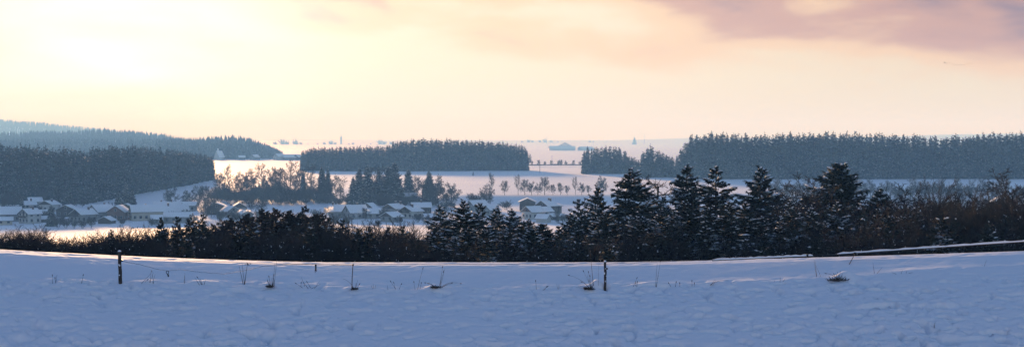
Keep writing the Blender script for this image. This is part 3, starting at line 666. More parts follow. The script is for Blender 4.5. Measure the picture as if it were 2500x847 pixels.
for px, top, base in [(536, 418, 470), (556, 412, 472), (590, 412, 478), (614, 405, 478), (640, 410, 480), (662, 404, 480), (684, 402, 482), (708, 404, 482), (730, 408, 482), (760, 414, 486), (548, 440, 486), (575, 436, 488), (650, 436, 490), (690, 440, 492), (720, 440, 492), (626, 446, 492),
                      (600, 440, 488), (672, 446, 494), (745, 442, 492), (530, 446, 490), (560, 450, 496), (585, 452, 496), (612, 456, 500), (640, 456, 500), (664, 458, 500), (705, 452, 498), (735, 456, 500), (765, 450, 498), (780, 440, 494)]:
    mid(RT+TT, 15, px, top, base, .85, 'bare tree in the broad stand before the far village field', group=g_av)
for px, top, base, lab in [(418, 455, 505, 'lone bare tree with spreading limbs on the slope above the long snowy roof'), (455, 462, 508, 'bare tree right of the lone spreading one on the slope'),
                           (485, 452, 508, 'bare tree on the slope left of the broad stand'), (505, 450, 510, 'second bare tree on the slope left of the broad stand'),
                           (495, 488, 535, 'low bare tree behind the dark gable left of the steaming chimney'), (515, 486, 530, 'dense low bare tree left of the dark gable by the steaming chimney'),
                           (612, 478, 520, 'round bare tree behind the steaming chimney'), (640, 485, 520, 'bare tree right of the round one behind the steaming chimney'),
                           (808, 425, 495, 'bare tree with a rounded crown right of the paired dark spruces'), (830, 430, 500, 'bare spreading tree left of the tall spruce clump'),
                           (1030, 430, 490, 'bare tree right of the lone dark spruce behind the barns'), (1015, 428, 488, 'slim bare tree right of the lone dark spruce behind the barns'),
                           (1070, 440, 500, 'wide pale bare tree right of the barns'), (1100, 442, 504, 'wide bare tree nearest the open field right of the barns'), (1062, 425, 494, 'bare tree beside the dark columnar spruce'),
                           (1090, 470, 512, 'low bare tree above the first foreground spruce'), (866, 440, 500, 'bare tree at the left side of the tall spruce clump'),
                           (905, 405, 498, 'tall bare tree inside the spruce clump'), (935, 404, 495, 'tall bare tree between the two dark spruces of the clump')]:
    mid((RT if 'tall' not in lab and 'slim' not in lab else TT), 14 if 'tall' not in lab and 'slim' not in lab else 18, px, top, base, 1.0, lab)
def msp(px, top, base, wf, label): return mid([SP[i] for i in (0, 2, 4)], SPH, px, top, base, wf, label, 'spruce', 'spruce_tree')
msp(786, 408, 488, .62, 'dark spruce, left one of a close pair right of the broad bare stand')
msp(800, 414, 490, .6, 'dark spruce, right one of a close pair right of the broad bare stand')
msp(740, 425, 485, .6, 'narrow spruce among the bare trees of the broad stand')
for px, top, base, lab in [(862, 432, 505, 'left outer spruce of the tall clump'), (878, 412, 503, 'tall spruce in the left half of the tall clump'), (898, 404, 500, 'tallest left spruce of the tall clump'),
                           (888, 458, 514, 'lower dark spruce at the front of the tall clump'), (948, 408, 498, 'spruce in the right half of the tall clump'), (963, 398, 498, 'tallest right spruce of the tall clump'), (925, 412, 497, 'middle spruce of the tall clump'),
                           (970, 425, 500, 'right outer spruce of the tall clump'), (997, 414, 478, 'lone dark pointed spruce right of the tall clump'), (1047, 418, 488, 'dark columnar spruce among bare trees right of the barns'),
                           (307, 446, 516, 'broad spruce standing above the village roofs at left'), (288, 468, 514, 'smaller spruce leaning on the broad one above the village roofs'), (322, 466, 516, 'smaller spruce right of the broad one above the village roofs'),
                           (52, 482, 534, 'snowy spruce between the upper houses at far left'), (124, 502, 553, 'dark snowy spruce right of the white gabled house'), (910, 470, 512, 'short spruce before the left barn')]:
    msp(px, top, base, .85, lab)
for px, top, base, lab in [(12, 476, 515, 'round reddish bare tree at the far left edge'), (30, 460, 518, 'larger reddish bare tree near the far left edge'), (105, 462, 505, 'frosty bare tree before the left wood'), (165, 492, 524, 'frosty bare bush behind the brown gable at left'),
                           (228, 499, 520, 'small frosty bush on the sunlit strip above the roofs'), (185, 484, 505, 'bare tree at the edge of the snowy clearing'), (200, 488, 506, 'second bare tree at the edge of the snowy clearing'), (90, 500, 525, 'round frosty bush among the upper houses'),
                           (140, 525, 556, 'dense garden bush right of the dark snowy spruce'), (160, 532, 557, 'broad garden bush before the brown gabled house'), (180, 536, 557, 'garden bush below the snowy roofs at left'), (200, 534, 557, 'garden bush left of the small street tree'),
                           (222, 527, 557, 'small street tree with a straight trunk before the snowy roofs'), (268, 492, 512, 'small tree left of the broad spruce above the village'), (340, 500, 518, 'small round bush right of the broad spruce above the village')]:
    mid(PB if 'bush' in lab else RT, 6 if 'bush' in lab else 14, px, top, base, 1.0, lab, 'bush' if 'bush' in lab else 'tree', 'pale_bush' if 'bush' in lab else 'bare_tree')
for i in range(58):
    px = 1880+i*11+rng.uniform(-5, 5)
    mid(RT+TT, 15, px, 442+rng.uniform(-3, 12), 488+rng.uniform(-6, 8), 1.0, 'bare grey tree in the strip below the long right wood', group='trees of the strip below the right wood')
for px in (1375, 1395, 1362): mid(PB, 6, px, 520+abs(px-1378)*.2, 545, .9, 'low frosty bush beside the farm at the foot of the bank', 'bush', 'pale_bush', 'bushes by the farm')
tag(mid([YS[0]], 9, 1155, 418, 429, .7, 'tiny lone spruce on the open field before the middle wood', 'spruce', 'young_spruce'), 'tiny lone spruce on the open field before the middle wood', 'spruce')
for i in range(46):
    px = 520+i*13+rng.uniform(-5, 5); b0 = np.interp(px, [520, 800, 1110], [490, 497, 506])+rng.uniform(-4, 8)
    mid(PB, 6, px, b0-rng.uniform(14, 30), b0, 1.3, 'frosty grey bush in the scrub belt between the village and the far fields', 'bush', 'pale_bush', 'bushes of the scrub belt')
for i in range(30):
    px = 526+i*9+rng.uniform(-4, 4); b0 = 490+rng.uniform(-8, 8)
    mid(PB, 6, px, 452+rng.uniform(-6, 20), b0, .8, 'grey twiggy bush filling the lower half of the broad stand', 'bush', 'pale_bush', 'bushes inside the broad stand')
gr = np.random.default_rng(77)
for i in range(34):
    px = (15, 60, 110, 150, 180, 215, 240, 275, 300, 330, 350, 372, 415, 450, 478, 500, 540, 570, 606, 630, 770, 800, 815, 845, 890, 920, 940, 975, 1020, 1040, 1060, 1080, 1262, 1362)[i]+gr.uniform(-4, 4)
    b0 = gr.uniform(532, 556); mid(PB if i % 3 else RT, 6 if i % 3 else 14, px, b0-gr.uniform(16, 33), b0, .9, 'small bare garden tree among the village houses', 'tree', 'garden_tree', 'garden trees of the village')
# far trees: avenue, single tree, pale groups on the plain
for px in (1299, 1315, 1331, 1346, 1364, 1381, 1400, 1416):
    mid(RT, 14, px, 367+rng.uniform(0, 3), 383.5, .75, 'tiny bare tree in the avenue across the far plain', group='avenue trees on the far plain')
mid(RT, 14, 1369, 378, 394.5, 1.0, 'single bare tree in the field before the far avenue')
mid(RT, 14, 1291, 366, 398, .7, 'bare tree at the right edge of the middle wood')
far_groups = [(672, 343), (690, 338), (700, 341), (722, 338), (735, 346), (752, 350), (775, 349), (792, 346), (808, 342), (818, 346), (852, 349), (862, 347), (905, 350), (928, 340), (938, 343), (955, 345), (1275, 343), (1290, 340), (1300, 342), (1318, 341), (1330, 338), (1345, 341), (1362, 344), (1372, 345),
              (1440, 342), (1448, 344), (1480, 350), (1500, 349), (1515, 349)]
for px, top in far_groups:
    D = 6400 if px < 1000 else 6900; x = PX(px, D); s = ((-(top-HY)/F*D)-float(ground_z(x, D)))/6
    place('bare_tree', random.Random(px).choice(PB), x, D, (s*1.1, s*1.1, s*1.7), px, 'pale hazy tree on the far skyline of the plain', 'tree', 'hazy skyline trees', dz=-s*6*.7)
D = 6300; x = PX(1549, D); s = ((-(334-HY)/F*D)-float(ground_z(x, D)))/SPH
place('spruce_tree', SP[0], x, D, (s, s, s), 0, 'pale hazy spruce standing alone on the far skyline', 'spruce')

# ------------------------------------------------------------------ houses
def pane_grid(e, w, he, faces, wl, wmat='glass', rows=2):
    pass
def house(px, D, a, w, l, he, rise, wall, label, gable=None, chim=(), win=(0, 0), eave=0.7, name='house', cat='house', dz=0.0, snow=0.22, balcony=False, dormer=False, door=False):
    """gable front faces -Y before turning by a degrees (positive turns it towards the left)"""
    x = PX(px, D); e = empty(name, (x, D, gz(x, D)+dz), -R(a))
    tag(e, label, cat, 'village houses' if cat == 'house' else None)
    hw, hl = w/2, l/2; mb = MB()
    mb.add([(-hw,-hl,-1.2),(hw,-hl,-1.2),(hw,hl,-1.2),(-hw,hl,-1.2),(-hw,-hl,he),(hw,-hl,he),(hw,hl,he),(-hw,hl,he)],
           [(0,1,5,4),(1,2,6,5),(2,3,7,6),(3,0,4,7)])
    link('wall', mb.mesh('wall', [wall]), e)
    for yy, tr in ((-hl, (0, 1, 2)), (hl, (1, 0, 2))):
        mb = MB(); mb.add([(-hw, yy, he), (hw, yy, he), (0, yy, he+rise)], (), [tr]); link('gable', mb.mesh('gable', [gable or wall]), e)
    # roof: two slabs with overhang, snow above them
    sl = rise/hw; ov = eave; th = 0.16; go = 0.6
    def slab(z0, z1, ex, ey, snowy):
        b = MB()
        for sg in (-1, 1):
            X = sg*(hw+ex); zb = he-sl*ex; zt = he+rise; y0, y1 = -(hl+ey), hl+ey
            P = [(0,y0,zt+z0),(X,y0,zb+z0),(X,y1,zb+z0),(0,y1,zt+z0),(0,y0,zt+z1),(X,y0,zb+z1*.8),(X,y1,zb+z1*.8),(0,y1,zt+z1)]
            q = [(0,1,2,3),(4,7,6,5),(0,4,5,1),(1,5,6,2),(2,6,7,3)]
            if sg > 0: q = [tuple(reversed(i)) for i in q]
            b.add(P, q)
        return b
    rf = link('roof', slab(0.02, th, ov, go, False).mesh('roof', ['roofwood']), e)
    link('snow', slab(th+.01, th+snow, ov-.04, go-.04, True).mesh('roof_snow', ['snow']), rf)
    for cx, cyy in chim:
        b = MB(); zt = he+rise-abs(cx)*sl
        b.box((cx, cyy, zt+.6), (.7, .7, 1.6)); b.box((cx, cyy, zt+1.46), (.9, .9, .12)); link('chimney', b.mesh('chimney', ['brick']), rf)
        b = MB(); b.box((cx, cyy, zt+1.6), (.8, .8, .16)); link('snow', b.mesh('chimney_snow', ['snow']), rf)
    nf, nr = win
    def window(c, rz):
        b = MB(); b.box((0, 0, 0), (1.15, .06, 1.35)); o = link('window', b.mesh('window', ['plaster' if wall in ('timber', 'redwood') else 'roofwood']), e, c, rz)
        b = MB(); b.box((0, -.045, 0), (.95, .04, 1.15)); link('pane', b.mesh('pane', ['glass']), o)
    for r_ in range(nr):
        z = 1.5+r_*2.5
        if z+.7 > he+.3: break
        for k in range(nf): window(((k+.5)/nf*w-hw, -hl-.03, z), 0)
        ns = max(1, int(l/2.6))
        for k in range(ns):
            window((-hw-.03, (k+.5)/ns*l-hl, z), -math.pi/2); window((hw+.03, (k+.5)/ns*l-hl, z), math.pi/2)
    if nf and rise > 1.8: window((0, -hl-.03, he+rise*.3), 0)
    if balcony:
        b = MB(); b.box((0, -hl-.5, 2.75), (w*.8, 1.0, .12)); b.box((0, -hl-.97, 3.25), (w*.8, .06, .8)); link('balcony', b.mesh('balcony', ['timber']), e)
    if door:
        b = MB(); b.box((hw*.4, -hl-.04, .9), (1.1, .08, 2.1)); link('door', b.mesh('door', ['timber']), e)
    if dormer:
        for yy in (-l*.25, l*.1):
            b = MB(); z0 = he+rise*.45; xx = -hw*.55
            b.add([(xx-1.2, yy-1.2, z0), (xx-1.2, yy+1.2, z0), (xx-1.2, yy, z0+1.2), (xx+2.0, yy, z0+1.2), (xx+1.5, yy-1.2, z0+.3), (xx+1.5, yy+1.2, z0+.3)], [(0, 2, 3, 4), (2, 1, 5, 3)], [(0, 1, 2)])
            link('dormer', b.mesh('dormer', ['timber']), rf)
    return e
HX = [ # px, D, a, w, l, he, rise, wall, gable, chim, win, extra, label
 (8, 655, 72, 9.5, 15, 3.6, 3.0, 'greywall', None, [(-1, 3), (-1, -2)], (3, 1), {}, 'large snowy-roofed house cut by the left edge with two chimneys'),
 (10, 633, 70, 4.6, 6.5, 2.1, 1.2, 'cream', None, [], (2, 1), {}, 'low cream annex with two windows before the large house at far left'),
 (72, 642, 38, 7.6, 6.6, 4.5, 2.1, 'plaster', 'greywall', [(-.8, 1), (.8, 1)], (3, 2), {'balcony': True}, 'white gabled house with two chimneys and two rows of windows at left'),
 (120, 722, 22, 8.5, 6.5, 3.6, 1.8, 'plaster', 'timber', [(1.4, 0)], (3, 1), {}, 'upper house with dark gable and one sunlit roof side at left'),
 (84, 748, 62, 7, 6.5, 3.2, 1.9, 'greywall', None, [], (2, 1), {}, 'topmost snowy roof before the left wood'),
 (70, 733, 58, 5.5, 6, 2.6, 1.6, 'greywall', None, [(0, 1)], (2, 1), {}, 'snowy roof just left below the topmost one'),
 (27, 690, 8, 4.8, 5, 2.6, 1.6, 'greywall', None, [], (1, 1), {}, 'small grey gable behind the large house at far left'),
 (95, 682, 66, 5.2, 6.5, 2.0, 1.5, 'greywall', None, [], (1, 1), {}, 'low snowy roof behind the white gabled house'),
 (108, 650, 60, 3.6, 5, 1.6, 1.0, 'timber', None, [], (0, 0), {'name': 'shed', 'cat': 'shed'}, 'low shed right of the white gabled house'),
 (165, 690, 0, 9, 8, 3.6, 1.9, 'timber', None, [], (3, 1), {}, 'brown gabled house behind garden bushes at left'),
 (203, 652, 38, 8.6, 8.5, 3.6, 2.2, 'greywall', 'timber', [(1, 2)], (3, 1), {'balcony': True}, 'grey gabled house with broad snowy roof right of the garden bushes'),
 (247, 668, 42, 9.5, 9.5, 3.8, 2.9, 'greywall', None, [(-.8, 2)], (3, 1), {}, 'steep-roofed house with a slim chimney before the sunlit strip'),
 (289, 662, 4, 8.2, 9, 4.0, 2.7, 'redwood', None, [], (3, 1), {'door': True}, 'red-brown timber gable in the middle of the left village'),
 (260, 640, 12, 6.2, 5, 1.5, 1.5, 'timber', None, [], (0, 0), {'name': 'carport', 'cat': 'carport'}, 'low dark carport with rounded snow before the red-brown gable'),
 (388, 662, 68, 9.2, 26, 4.0, 2.7, 'cream', 'timber', [(-1.6, -6), (1, 4)], (3, 2), {'balcony': True}, 'very long snowy-roofed house with a dark gable at its left end'),
 (434, 640, 86, 6.2, 12, 2.9, 1.7, 'greywall', None, [], (2, 1), {}, 'low wide building in front of the very long house'),
 (381, 634, 70, 3.6, 4.5, 2.6, 1.3, 'greywall', None, [], (1, 1), {'name': 'shed', 'cat': 'shed'}, 'small shed roof before the left half of the very long house'),
 (408, 700, 80, 9, 13, 3.8, 2.2, 'greywall', None, [(0, 2), (-1, -3)], (2, 1), {'dormer': True}, 'snowy roof with two dark dormers behind the very long house'),
 (452, 722, 88, 7, 11, 3.0, 1.5, 'greywall', None, [], (2, 1), {}, 'plain snowy roof right behind the roof with dormers'),
 (309, 712, -6, 6, 6, 3.0, 1.6, 'timber', None, [], (2, 1), {}, 'small dark gable at the foot of the broad spruce'),
 (350, 705, 0, 5.5, 6, 2.6, 1.4, 'timber', None, [], (1, 1), {}, 'small dark gable right of the broad spruce'),
 (530, 690, -6, 9.5, 8, 3.6, 1.9, 'timber', None, [], (2, 1), {}, 'wide dark gable left of the steaming chimney'),
 (561, 668, -42, 6.5, 6.5, 2.8, 2.2, 'greywall', None, [(.6, 0)], (2, 1), {}, 'small snowy roof just right of the wide dark gable'),
 (584, 684, -14, 7, 7, 3.6, 2.0, 'greywall', 'timber', [(1.2, -1)], (2, 1), {}, 'pointed dark gable directly below the left steam puff'),
 (595, 650, -40, 6, 6, 2.5, 1.7, 'greywall', None, [], (1, 1), {}, 'front snowy roof below the pointed dark gable'),
 (786, 775, 80, 7, 8, 2.6, 1.5, 'greywall', None, [], (0, 0), {}, 'faint snowy roof among the trees right of the broad stand'),
 (828, 660, 84, 9, 9.5, 3.0, 2.6, 'greywall', None, [(0, -3)], (2, 1), {}, 'wide snowy roof left of the biggest steam puff'),
 (868, 652, 60, 9, 9, 3.0, 3.0, 'greywall', None, [(-.5, 1)], (2, 1), {}, 'steep snowy roof behind the biggest steam puff'),
 (913, 650, 86, 6, 6.5, 2.6, 1.9, 'greywall', None, [], (1, 1), {}, 'snowy roof right of the biggest steam puff'),
 (903, 690, 20, 6.5, 6, 2.6, 2.3, 'timber', None, [], (1, 1), {}, 'peaked snow-covered roof under the tall spruce clump'),
 (936, 770, 86, 7, 9, 2.7, 1.8, 'timber', None, [], (0, 0), {'name': 'barn', 'cat': 'barn'}, 'dark barn with snowy roof, left of two below the tall clump'),
 (1000, 768, 88, 6, 7.5, 2.5, 1.5, 'timber', None, [], (0, 0), {'name': 'barn', 'cat': 'barn'}, 'dark barn with snowy roof, right of two below the tall clump'),
 (962, 672, 32, 8.2, 9, 3.4, 2.0, 'greywall', 'timber', [(-.6, 2), (.8, 4)], (3, 1), {}, 'gabled house with dark gable, rear left of the three below the barns'),
 (1003, 650, 38, 8.2, 7.5, 3.4, 2.0, 'plaster', 'timber', [(.9, 0)], (3, 1), {'balcony': True}, 'gabled house with a square chimney, right of the three below the barns'),
 (956, 632, 36, 7.2, 7, 2.3, 1.8, 'greywall', 'timber', [], (2, 1), {}, 'low front gabled house of the three below the barns'),
 (1028, 688, 80, 8, 9, 3.0, 1.9, 'timber', None, [(0, 0)], (2, 1), {}, 'snowy roof with dark wall right behind the house with the square chimney'),
 (1165, 690, 60, 7.5, 8, 3.4, 2.1, 'greywall', None, [], (2, 1), {}, 'snowy roof peeping out behind the narrow dark spruce'),
 (1199, 668, 50, 6, 6, 2.8, 1.8, 'greywall', None, [], (2, 1), {}, 'snowy roof peeping out left of the slim pointed spruce'),
 (1288, 700, 0, 7.8, 8, 4.4, 1.6, 'timber', None, [], (2, 1), {}, 'dark rear gable of the farm at the foot of the bank'),
 (1302, 645, 55, 8, 7.2, 3.4, 2.2, 'plaster', 'redwood', [], (3, 1), {}, 'white house with red-brown gable and snowy roof at the foot of the bank'),
 (1335, 680, 42, 7.6, 7.6, 4.0, 2.2, 'timber', None, [(-.4, 2), (.6, 2)], (2, 1), {}, 'dark house with paired chimneys at the foot of the bank'),
 (1358, 684, 20, 4.2, 4.5, 3.6, .7, 'timber', None, [], (0, 0), {'name': 'shed', 'cat': 'shed'}, 'flat-roofed dark shed at the right end of the farm'),
 (1330, 660, 50, 5.6, 5.6, 2.6, 1.8, 'greywall', None, [], (1, 1), {}, 'middle snowy roof inside the farm at the foot of the bank'),
 (1327, 626, -62, 4.4, 5.2, 1.9, 1.5, 'plaster', None, [], (1, 1), {}, 'small front house with white gable facing right at the farm'),
 (1348, 640, 40, 3.2, 3.4, 1.7, 1.0, 'timber', None, [], (0, 0), {'name': 'shed', 'cat': 'shed'}, 'tiny shed right of the small front house at the farm'),
 (2441, 700, 2, 6.5, 7, 4.6, 2.0, 'timber', 'redwood', [], (0, 0), {}, 'lone brown gable seen between bare bushes at the right'),
 (2428, 672, 75, 6, 8, 2.6, 1.6, 'greywall', None, [], (0, 0), {}, 'snowy roof below the lone brown gable at the right'),
]
for px, D, a, w, l, he, rise, wall, gable, chim, win, ex, lab in HX:
    house(px, D, a, w, l, he, rise, wall, lab, gable, chim, win, **ex)
# far village and farm
DF = 1830
for px, a, w, l, he, rise, wall, lab in [(682, 40, 11, 12, 4.5, 3.2, 'plaster', 'far farmhouse with broad snowy roof at the field edge'), (712, 84, 11, 20, 3.5, 3.5, 'greywall', 'long far barn roof left of the middle wood'),
                                         (728, 30, 10, 10, 3.5, 3, 'timber', 'far house against the left end of the middle wood'), (622, 30, 9, 10, 3.5, 3, 'greywall', 'far small house below the wooded rise'), (590, 70, 7, 8, 3, 2.4, 'greywall', 'far tiny roof below the wooded rise')]:
    house(px, DF, a, w, l, he, rise, wall, lab, win=(2, 1))
e = house(535, DF, 30, 9, 10, 4, 7.5, 'plaster', 'pale steep-roofed chapel with a small turret at the far field edge', name='chapel', cat='chapel')
b = MB(); b.box((0, -2, 12.2), (1.2, 1.2, 2.6)); b.add([(-.8,-2.8,13.5),(.8,-2.8,13.5),(.8,-1.2,13.5),(-.8,-1.2,13.5),(0,-2,15.5)], (), [(0,1,4),(1,2,4),(2,3,4),(3,0,4)]); link('turret', b.mesh('turret', ['snow']), e)
DB = 3350
house(1372, DB, 88, 26, 62, 5, 5.5, 'white', 'long pale farm building across the far plain', name='farm_building', cat='building', eave=1.5)
house(1380, DB+60, 10, 34, 30, 10, 9, 'white', 'round-topped hall rising behind the long farm building', name='farm_hall', cat='building')
house(1430, DB+20, 70, 20, 34, 4.5, 4.5, 'white', 'second far farm building behind the small wood', name='farm_building', cat='building')
# church tower on the skyline
def church():
    D = 6500; x = PX(833, D); e = empty('church_tower', (x, D, gz(x, D)), 0, 1.0); tag(e, 'hazy church tower with pointed spire on the skyline above the middle wood', 'church')
    b = MB(); b.box((0, 0, 12.5), (7.5, 7.5, 29)); link('shaft', b.mesh('shaft', ['stone']), e)
    b = MB(); V = []
    prof = [(4.6, 27), (4.9, 29), (3.2, 32), (1.6, 34), (1.9, 36), (.9, 39), (.25, 46)]
    for rr, z in prof: V += [(rr*math.cos(6.283*j/8), rr*math.sin(6.283*j/8), z) for j in range(8)]
    b.add(V, [(i*8+j, i*8+(j+1) % 8, i*8+8+(j+1) % 8, i*8+8+j) for i in range(len(prof)-1) for j in range(8)]); link('spire', b.mesh('spire', ['copper']), e)
church()
def mast(px, top, D, lab):
    x = PX(px, D); z = float(ground_z(x, D)); H = -(top-HY)/F*D-z; e = empty('radio_mast', (x, D, z+CZ)); tag(e, lab, 'mast')
    b = MB()
    for k in range(3):
        a = 2.094*k; b.tube([(1.6*math.cos(a), 1.6*math.sin(a), -1), (.5*math.cos(a), .5*math.sin(a), H)], [.35, .2], 4)
    link('lattice_leg', b.mesh('legs', ['copper']), e)
    b = MB()
    for k in range(8):
        z0, z1 = H*k/8, H*(k+1)/8; a = 2.094*k; r0 = 1.6-1.1*k/8; b.tube([(r0*math.cos(a), r0*math.sin(a), z0), (r0*math.cos(a+2.094), r0*math.sin(a+2.094), z1)], .15, 3)
    link('brace', b.mesh('brace', ['copper']), e)
mast(1573, 327, 6500, 'thin pale mast on the skyline right of the lone hazy spruce'); mast(1334, 330, 6500, 'thin pale mast above the hazy trees over the avenue'); mast(716, 330, 6500, 'thin pale mast above the hazy trees left of the church tower')
def pole(px, top, base, lab, cross=True):
    D = hit(px, base, 700, 2600, 1.0); x = PX(px, D); H = (base-top)/F*D; e = empty('power_pole', (x, D, gz(x, D))); tag(e, lab, 'pole')
    b = MB(); b.tube([(0, 0, -1), (0, 0, H)], [.22, .15], 6); link('shaft', b.mesh('shaft', ['post']), e)
    b = MB(); b.box((0, 0, H-.35), (2.0, .14, .16)); link('crossarm', b.mesh('crossarm', ['post']), e)
    for s in (-.85, .85):
        b = MB(); b.tube([(s, 0, H-.3), (s, 0, H+.05)], [.08, .06], 5); link('insulator', b.mesh('insulator', ['plastic']), e)
pole(1318, 396, 421.5, 'wooden power pole at the edge of the shaded field right of the middle wood'); pole(1347.5, 381, 396, 'smaller power pole before the far avenue'); pole(371, 460, 470, 'short pole on the snowy clearing above the village')
# dark earth bank across the field
def bank():
    D = hit(1350, 403.5, 1200, 2500, 2.0); b = MB(); V = []; n = 40
    for i in range(n+1):
        px = 1180+i*8.5; x = PX(px, D); d = D+6*math.sin(i*.35); z = gz(x, d); h = 1.0+.25*math.sin(i*1.3)
        V += [(x, d-1.2, z-.4), (x, d-.3, z+h), (x, d+1.2, z+h), (x, d+4, z-.3)]
    Q = [(i*4+j, i*4+4+j, i*4+5+j, i*4+1+j) for i in range(n) for j in range(3)]
    b.add(V, Q); link('earth_bank', b.mesh('earth_bank', ['earth']))['kind'] = 'structure'
bank()

# ------------------------------------------------------------------ chimney steam
def steam(px, py, D, sx, sy, sz, seed, label, dens=0.16):
    """thin drifting steam: a lumpy body whose density breaks up into wisps"""
    nu, nv = 28, 18; V = []
    for i in range(nv+1):
        th = math.pi*i/nv
        for j in range(nu):
            ph = 2*math.pi*j/nu; d = np.array([math.sin(th)*math.cos(ph), math.sin(th)*math.sin(ph), math.cos(th)])
            k = 1+.7*float(pnoise(d[0]*2.3+seed, d[2]*2.3+d[1]*1.7, seed))+.5*float(pnoise(d[0]*5+seed, d[2]*5+d[1]*3, seed+1)); p = d*k
            V.append((p[0]*sx, p[1]*sy, p[2]*sz+p[0]*sz*.45))
    Q = [(i*nu+j, (i+1)*nu+j, (i+1)*nu+(j+1) % nu, i*nu+(j+1) % nu) for i in range(nv) for j in range(nu)]
    me = make_mesh('steam', V, None, Q, [], smooth=True)
    m = bpy.data.materials.new('steam_cloud'); m.use_nodes = True; nt = m.node_tree; nt.nodes.clear(); N = nt.nodes; L = nt.links
    o = N.new('ShaderNodeOutputMaterial'); v = N.new('ShaderNodeVolumePrincipled'); tc = N.new('ShaderNodeTexCoord')
    n = N.new('ShaderNodeTexNoise'); n.inputs['Scale'].default_value = 0.9; n.inputs['Detail'].default_value = 3; L.new(tc.outputs['Object'], n.inputs['Vector'])
    mr = N.new('ShaderNodeMapRange'); mr.inputs['From Min'].default_value = .46; mr.inputs['From Max'].default_value = .68; mr.inputs['To Max'].default_value = dens; L.new(n.outputs['Fac'], mr.inputs[0])
    L.new(mr.outputs[0], v.inputs['Density'])
    v.inputs['Color'].default_value = (.95, .95, .95, 1); v.inputs['Absorption Color'].default_value = (1, 1, 1, 1); v.inputs['Anisotropy'].default_value = .55
    L.new(v.outputs[0], o.inputs['Volume']); me.materials.append(m)
    ob = link('steam_plume', me, None, pt(px, py, D)); tag(ob, label, 'steam')
steam(872, 521, 638, 2.6, 1.6, 1.4, 3, 'biggest glowing steam puff over the village roofs', .5)
steam(890, 517, 639, 2.4, 1.4, 1.1, 5, 'trailing steam puff right of the biggest one', .35)
steam(803, 510, 640, 2.2, 1.3, 1.5, 8, 'glowing steam puff above the thicket left of the wide snowy roof', .4)
steam(601, 516, 645, 2.0, 1.2, .8, 9, 'small glowing steam puff by the pointed dark gable', .4)
steam(1315, 517, 650, .9, .7, .5, 12, 'tiny bright steam puff between the farm roofs', .6)
steam(1369, 520, 668, .7, .6, 1.6, 14, 'narrow bright steam column at the right end of the farm', .4)

# ------------------------------------------------------------------ fence in the foreground
def post(px, top, base, rad, label, mat='post', lean=0.0, cap=True, rows=7):
    D = hit(px, base); x = PX(px, D); H = (base-top)/F*D; e = empty('fence_post', (x, D, gz(x, D))); tag(e, label, 'post'); b = MB()
    r = random.Random(px); P = []; Rr = []
    for i in range(rows):
        f = i/(rows-1); P.append((lean*H*f+r.uniform(-.012, .012), r.uniform(-.01, .01), -.3+(H+.3)*f)); Rr.append(rad*(1.08-.12*f)*r.uniform(.93, 1.07))
    b.tube(P, Rr, 9); link('shaft', b.mesh('shaft', [mat]), e)
    if cap:
        b = MB(); V = []; nn = 9
        for k, (q, z) in enumerate([(.95, -.01), (1.02, .015), (.75, .04), (.3, .055)]):
            for j in range(nn): a = 6.283*j/nn; V.append((P[-1][0]+rad*q*math.cos(a)*r.uniform(.9, 1.12), rad*q*math.sin(a)*r.uniform(.9, 1.12), H+z))
        b.add(V, [(i*nn+j, i*nn+(j+1) % nn, i*nn+nn+(j+1) % nn, i*nn+nn+j) for i in range(3) for j in range(nn)]+[], [(27, 27+j, 27+j+1) for j in range(1, 8)])
        link('snow', b.mesh('post_snow', ['snow'], True), e)
        b = MB()
        for _ in range(4):
            z = r.uniform(.15, .9)*H; a = r.uniform(3.6, 5.8); c = (P[3][0]+rad*math.cos(a), rad*math.sin(a), z)
            b.box(c, (.035, .03, r.uniform(.03, .08)), rz=a)
        link('snow', b.mesh('post_snow', ['snow']), e)['kind'] = 'stuff'
    b = MB(); b.tube([(rad*.6, -rad*.7, H*.70), (rad*1.3, -rad*1.3, H*.72)], .022, 6); b.tube([(rad*1.3, -rad*1.3, H*.69), (rad*1.3, -rad*1.3, H*.75)], .035, 7); link('insulator', b.mesh('insulator', ['plastic']), e)
    return Vector((x, D, gz(x, D))), H
p1, h1 = post(292, 615, 692, .062, 'thick dark wooden fence post with a snow cap, left of the field', lean=-.02)
p2, h2 = post(1478, 641, 700, .047, 'shorter wooden fence post with a snow cap beside a snowy tussock')
def iron_rod():
    D = hit(859, 710); x = PX(859, D); H = 65/F*D; e = empty('fence_rod', (x, D, gz(x, D))); tag(e, 'thin rusty iron fence rod between the two wooden posts', 'fence rod')
    b = MB(); b.tube([(-.02, 0, -.3), (0, 0, H*.5), (.03, 0, H)], [.016, .016, .014], 6); link('shaft', b.mesh('shaft', ['rust']), e)
    b = MB(); b.tube([(.03, 0, H-.08), (.03, 0, H-.02)], .03, 7); b.tube([(.03, 0, H-.05), (.03, -.06, H-.05)], .012, 5); link('insulator', b.mesh('insulator', ['plastic']), e)
    return x, D, gz(x, D)+H
rx, rD, rz_ = iron_rod()
def wire(pts, label, r=.006):
    b = MB(); P = []
    for i in range(len(pts)-1):
        a, c = Vector(pts[i]), Vector(pts[i+1])
        for k in range(6): P.append(a.lerp(c, k/6)+Vector((0, 0, .006*math.sin(k*2.1+i))))
    P.append(Vector(pts[-1])); b.tube(P, r, 4); tag(link('fence_wire', b.mesh('fence_wire', ['wire'])), label, 'wire')
d1 = p1.y; d2 = p2.y
wire([pt(295, 637, d1), pt(340, 646, d1-.3), pt(385, 658, d1-.6), pt(407, 661, d1-.8), pt(440, 658, d1-.9), pt(490, 665, d1-1.0), pt(545, 669, d1-1.2), pt(595, 661, d1-1.4), pt(640, 650, d1-1.6), pt(700, 646, rD+.4), pt(770, 645, rD+.2), pt(859, 648, rD-.02)], 'sagging fence wire from the thick post past the hanging ring to the rod')
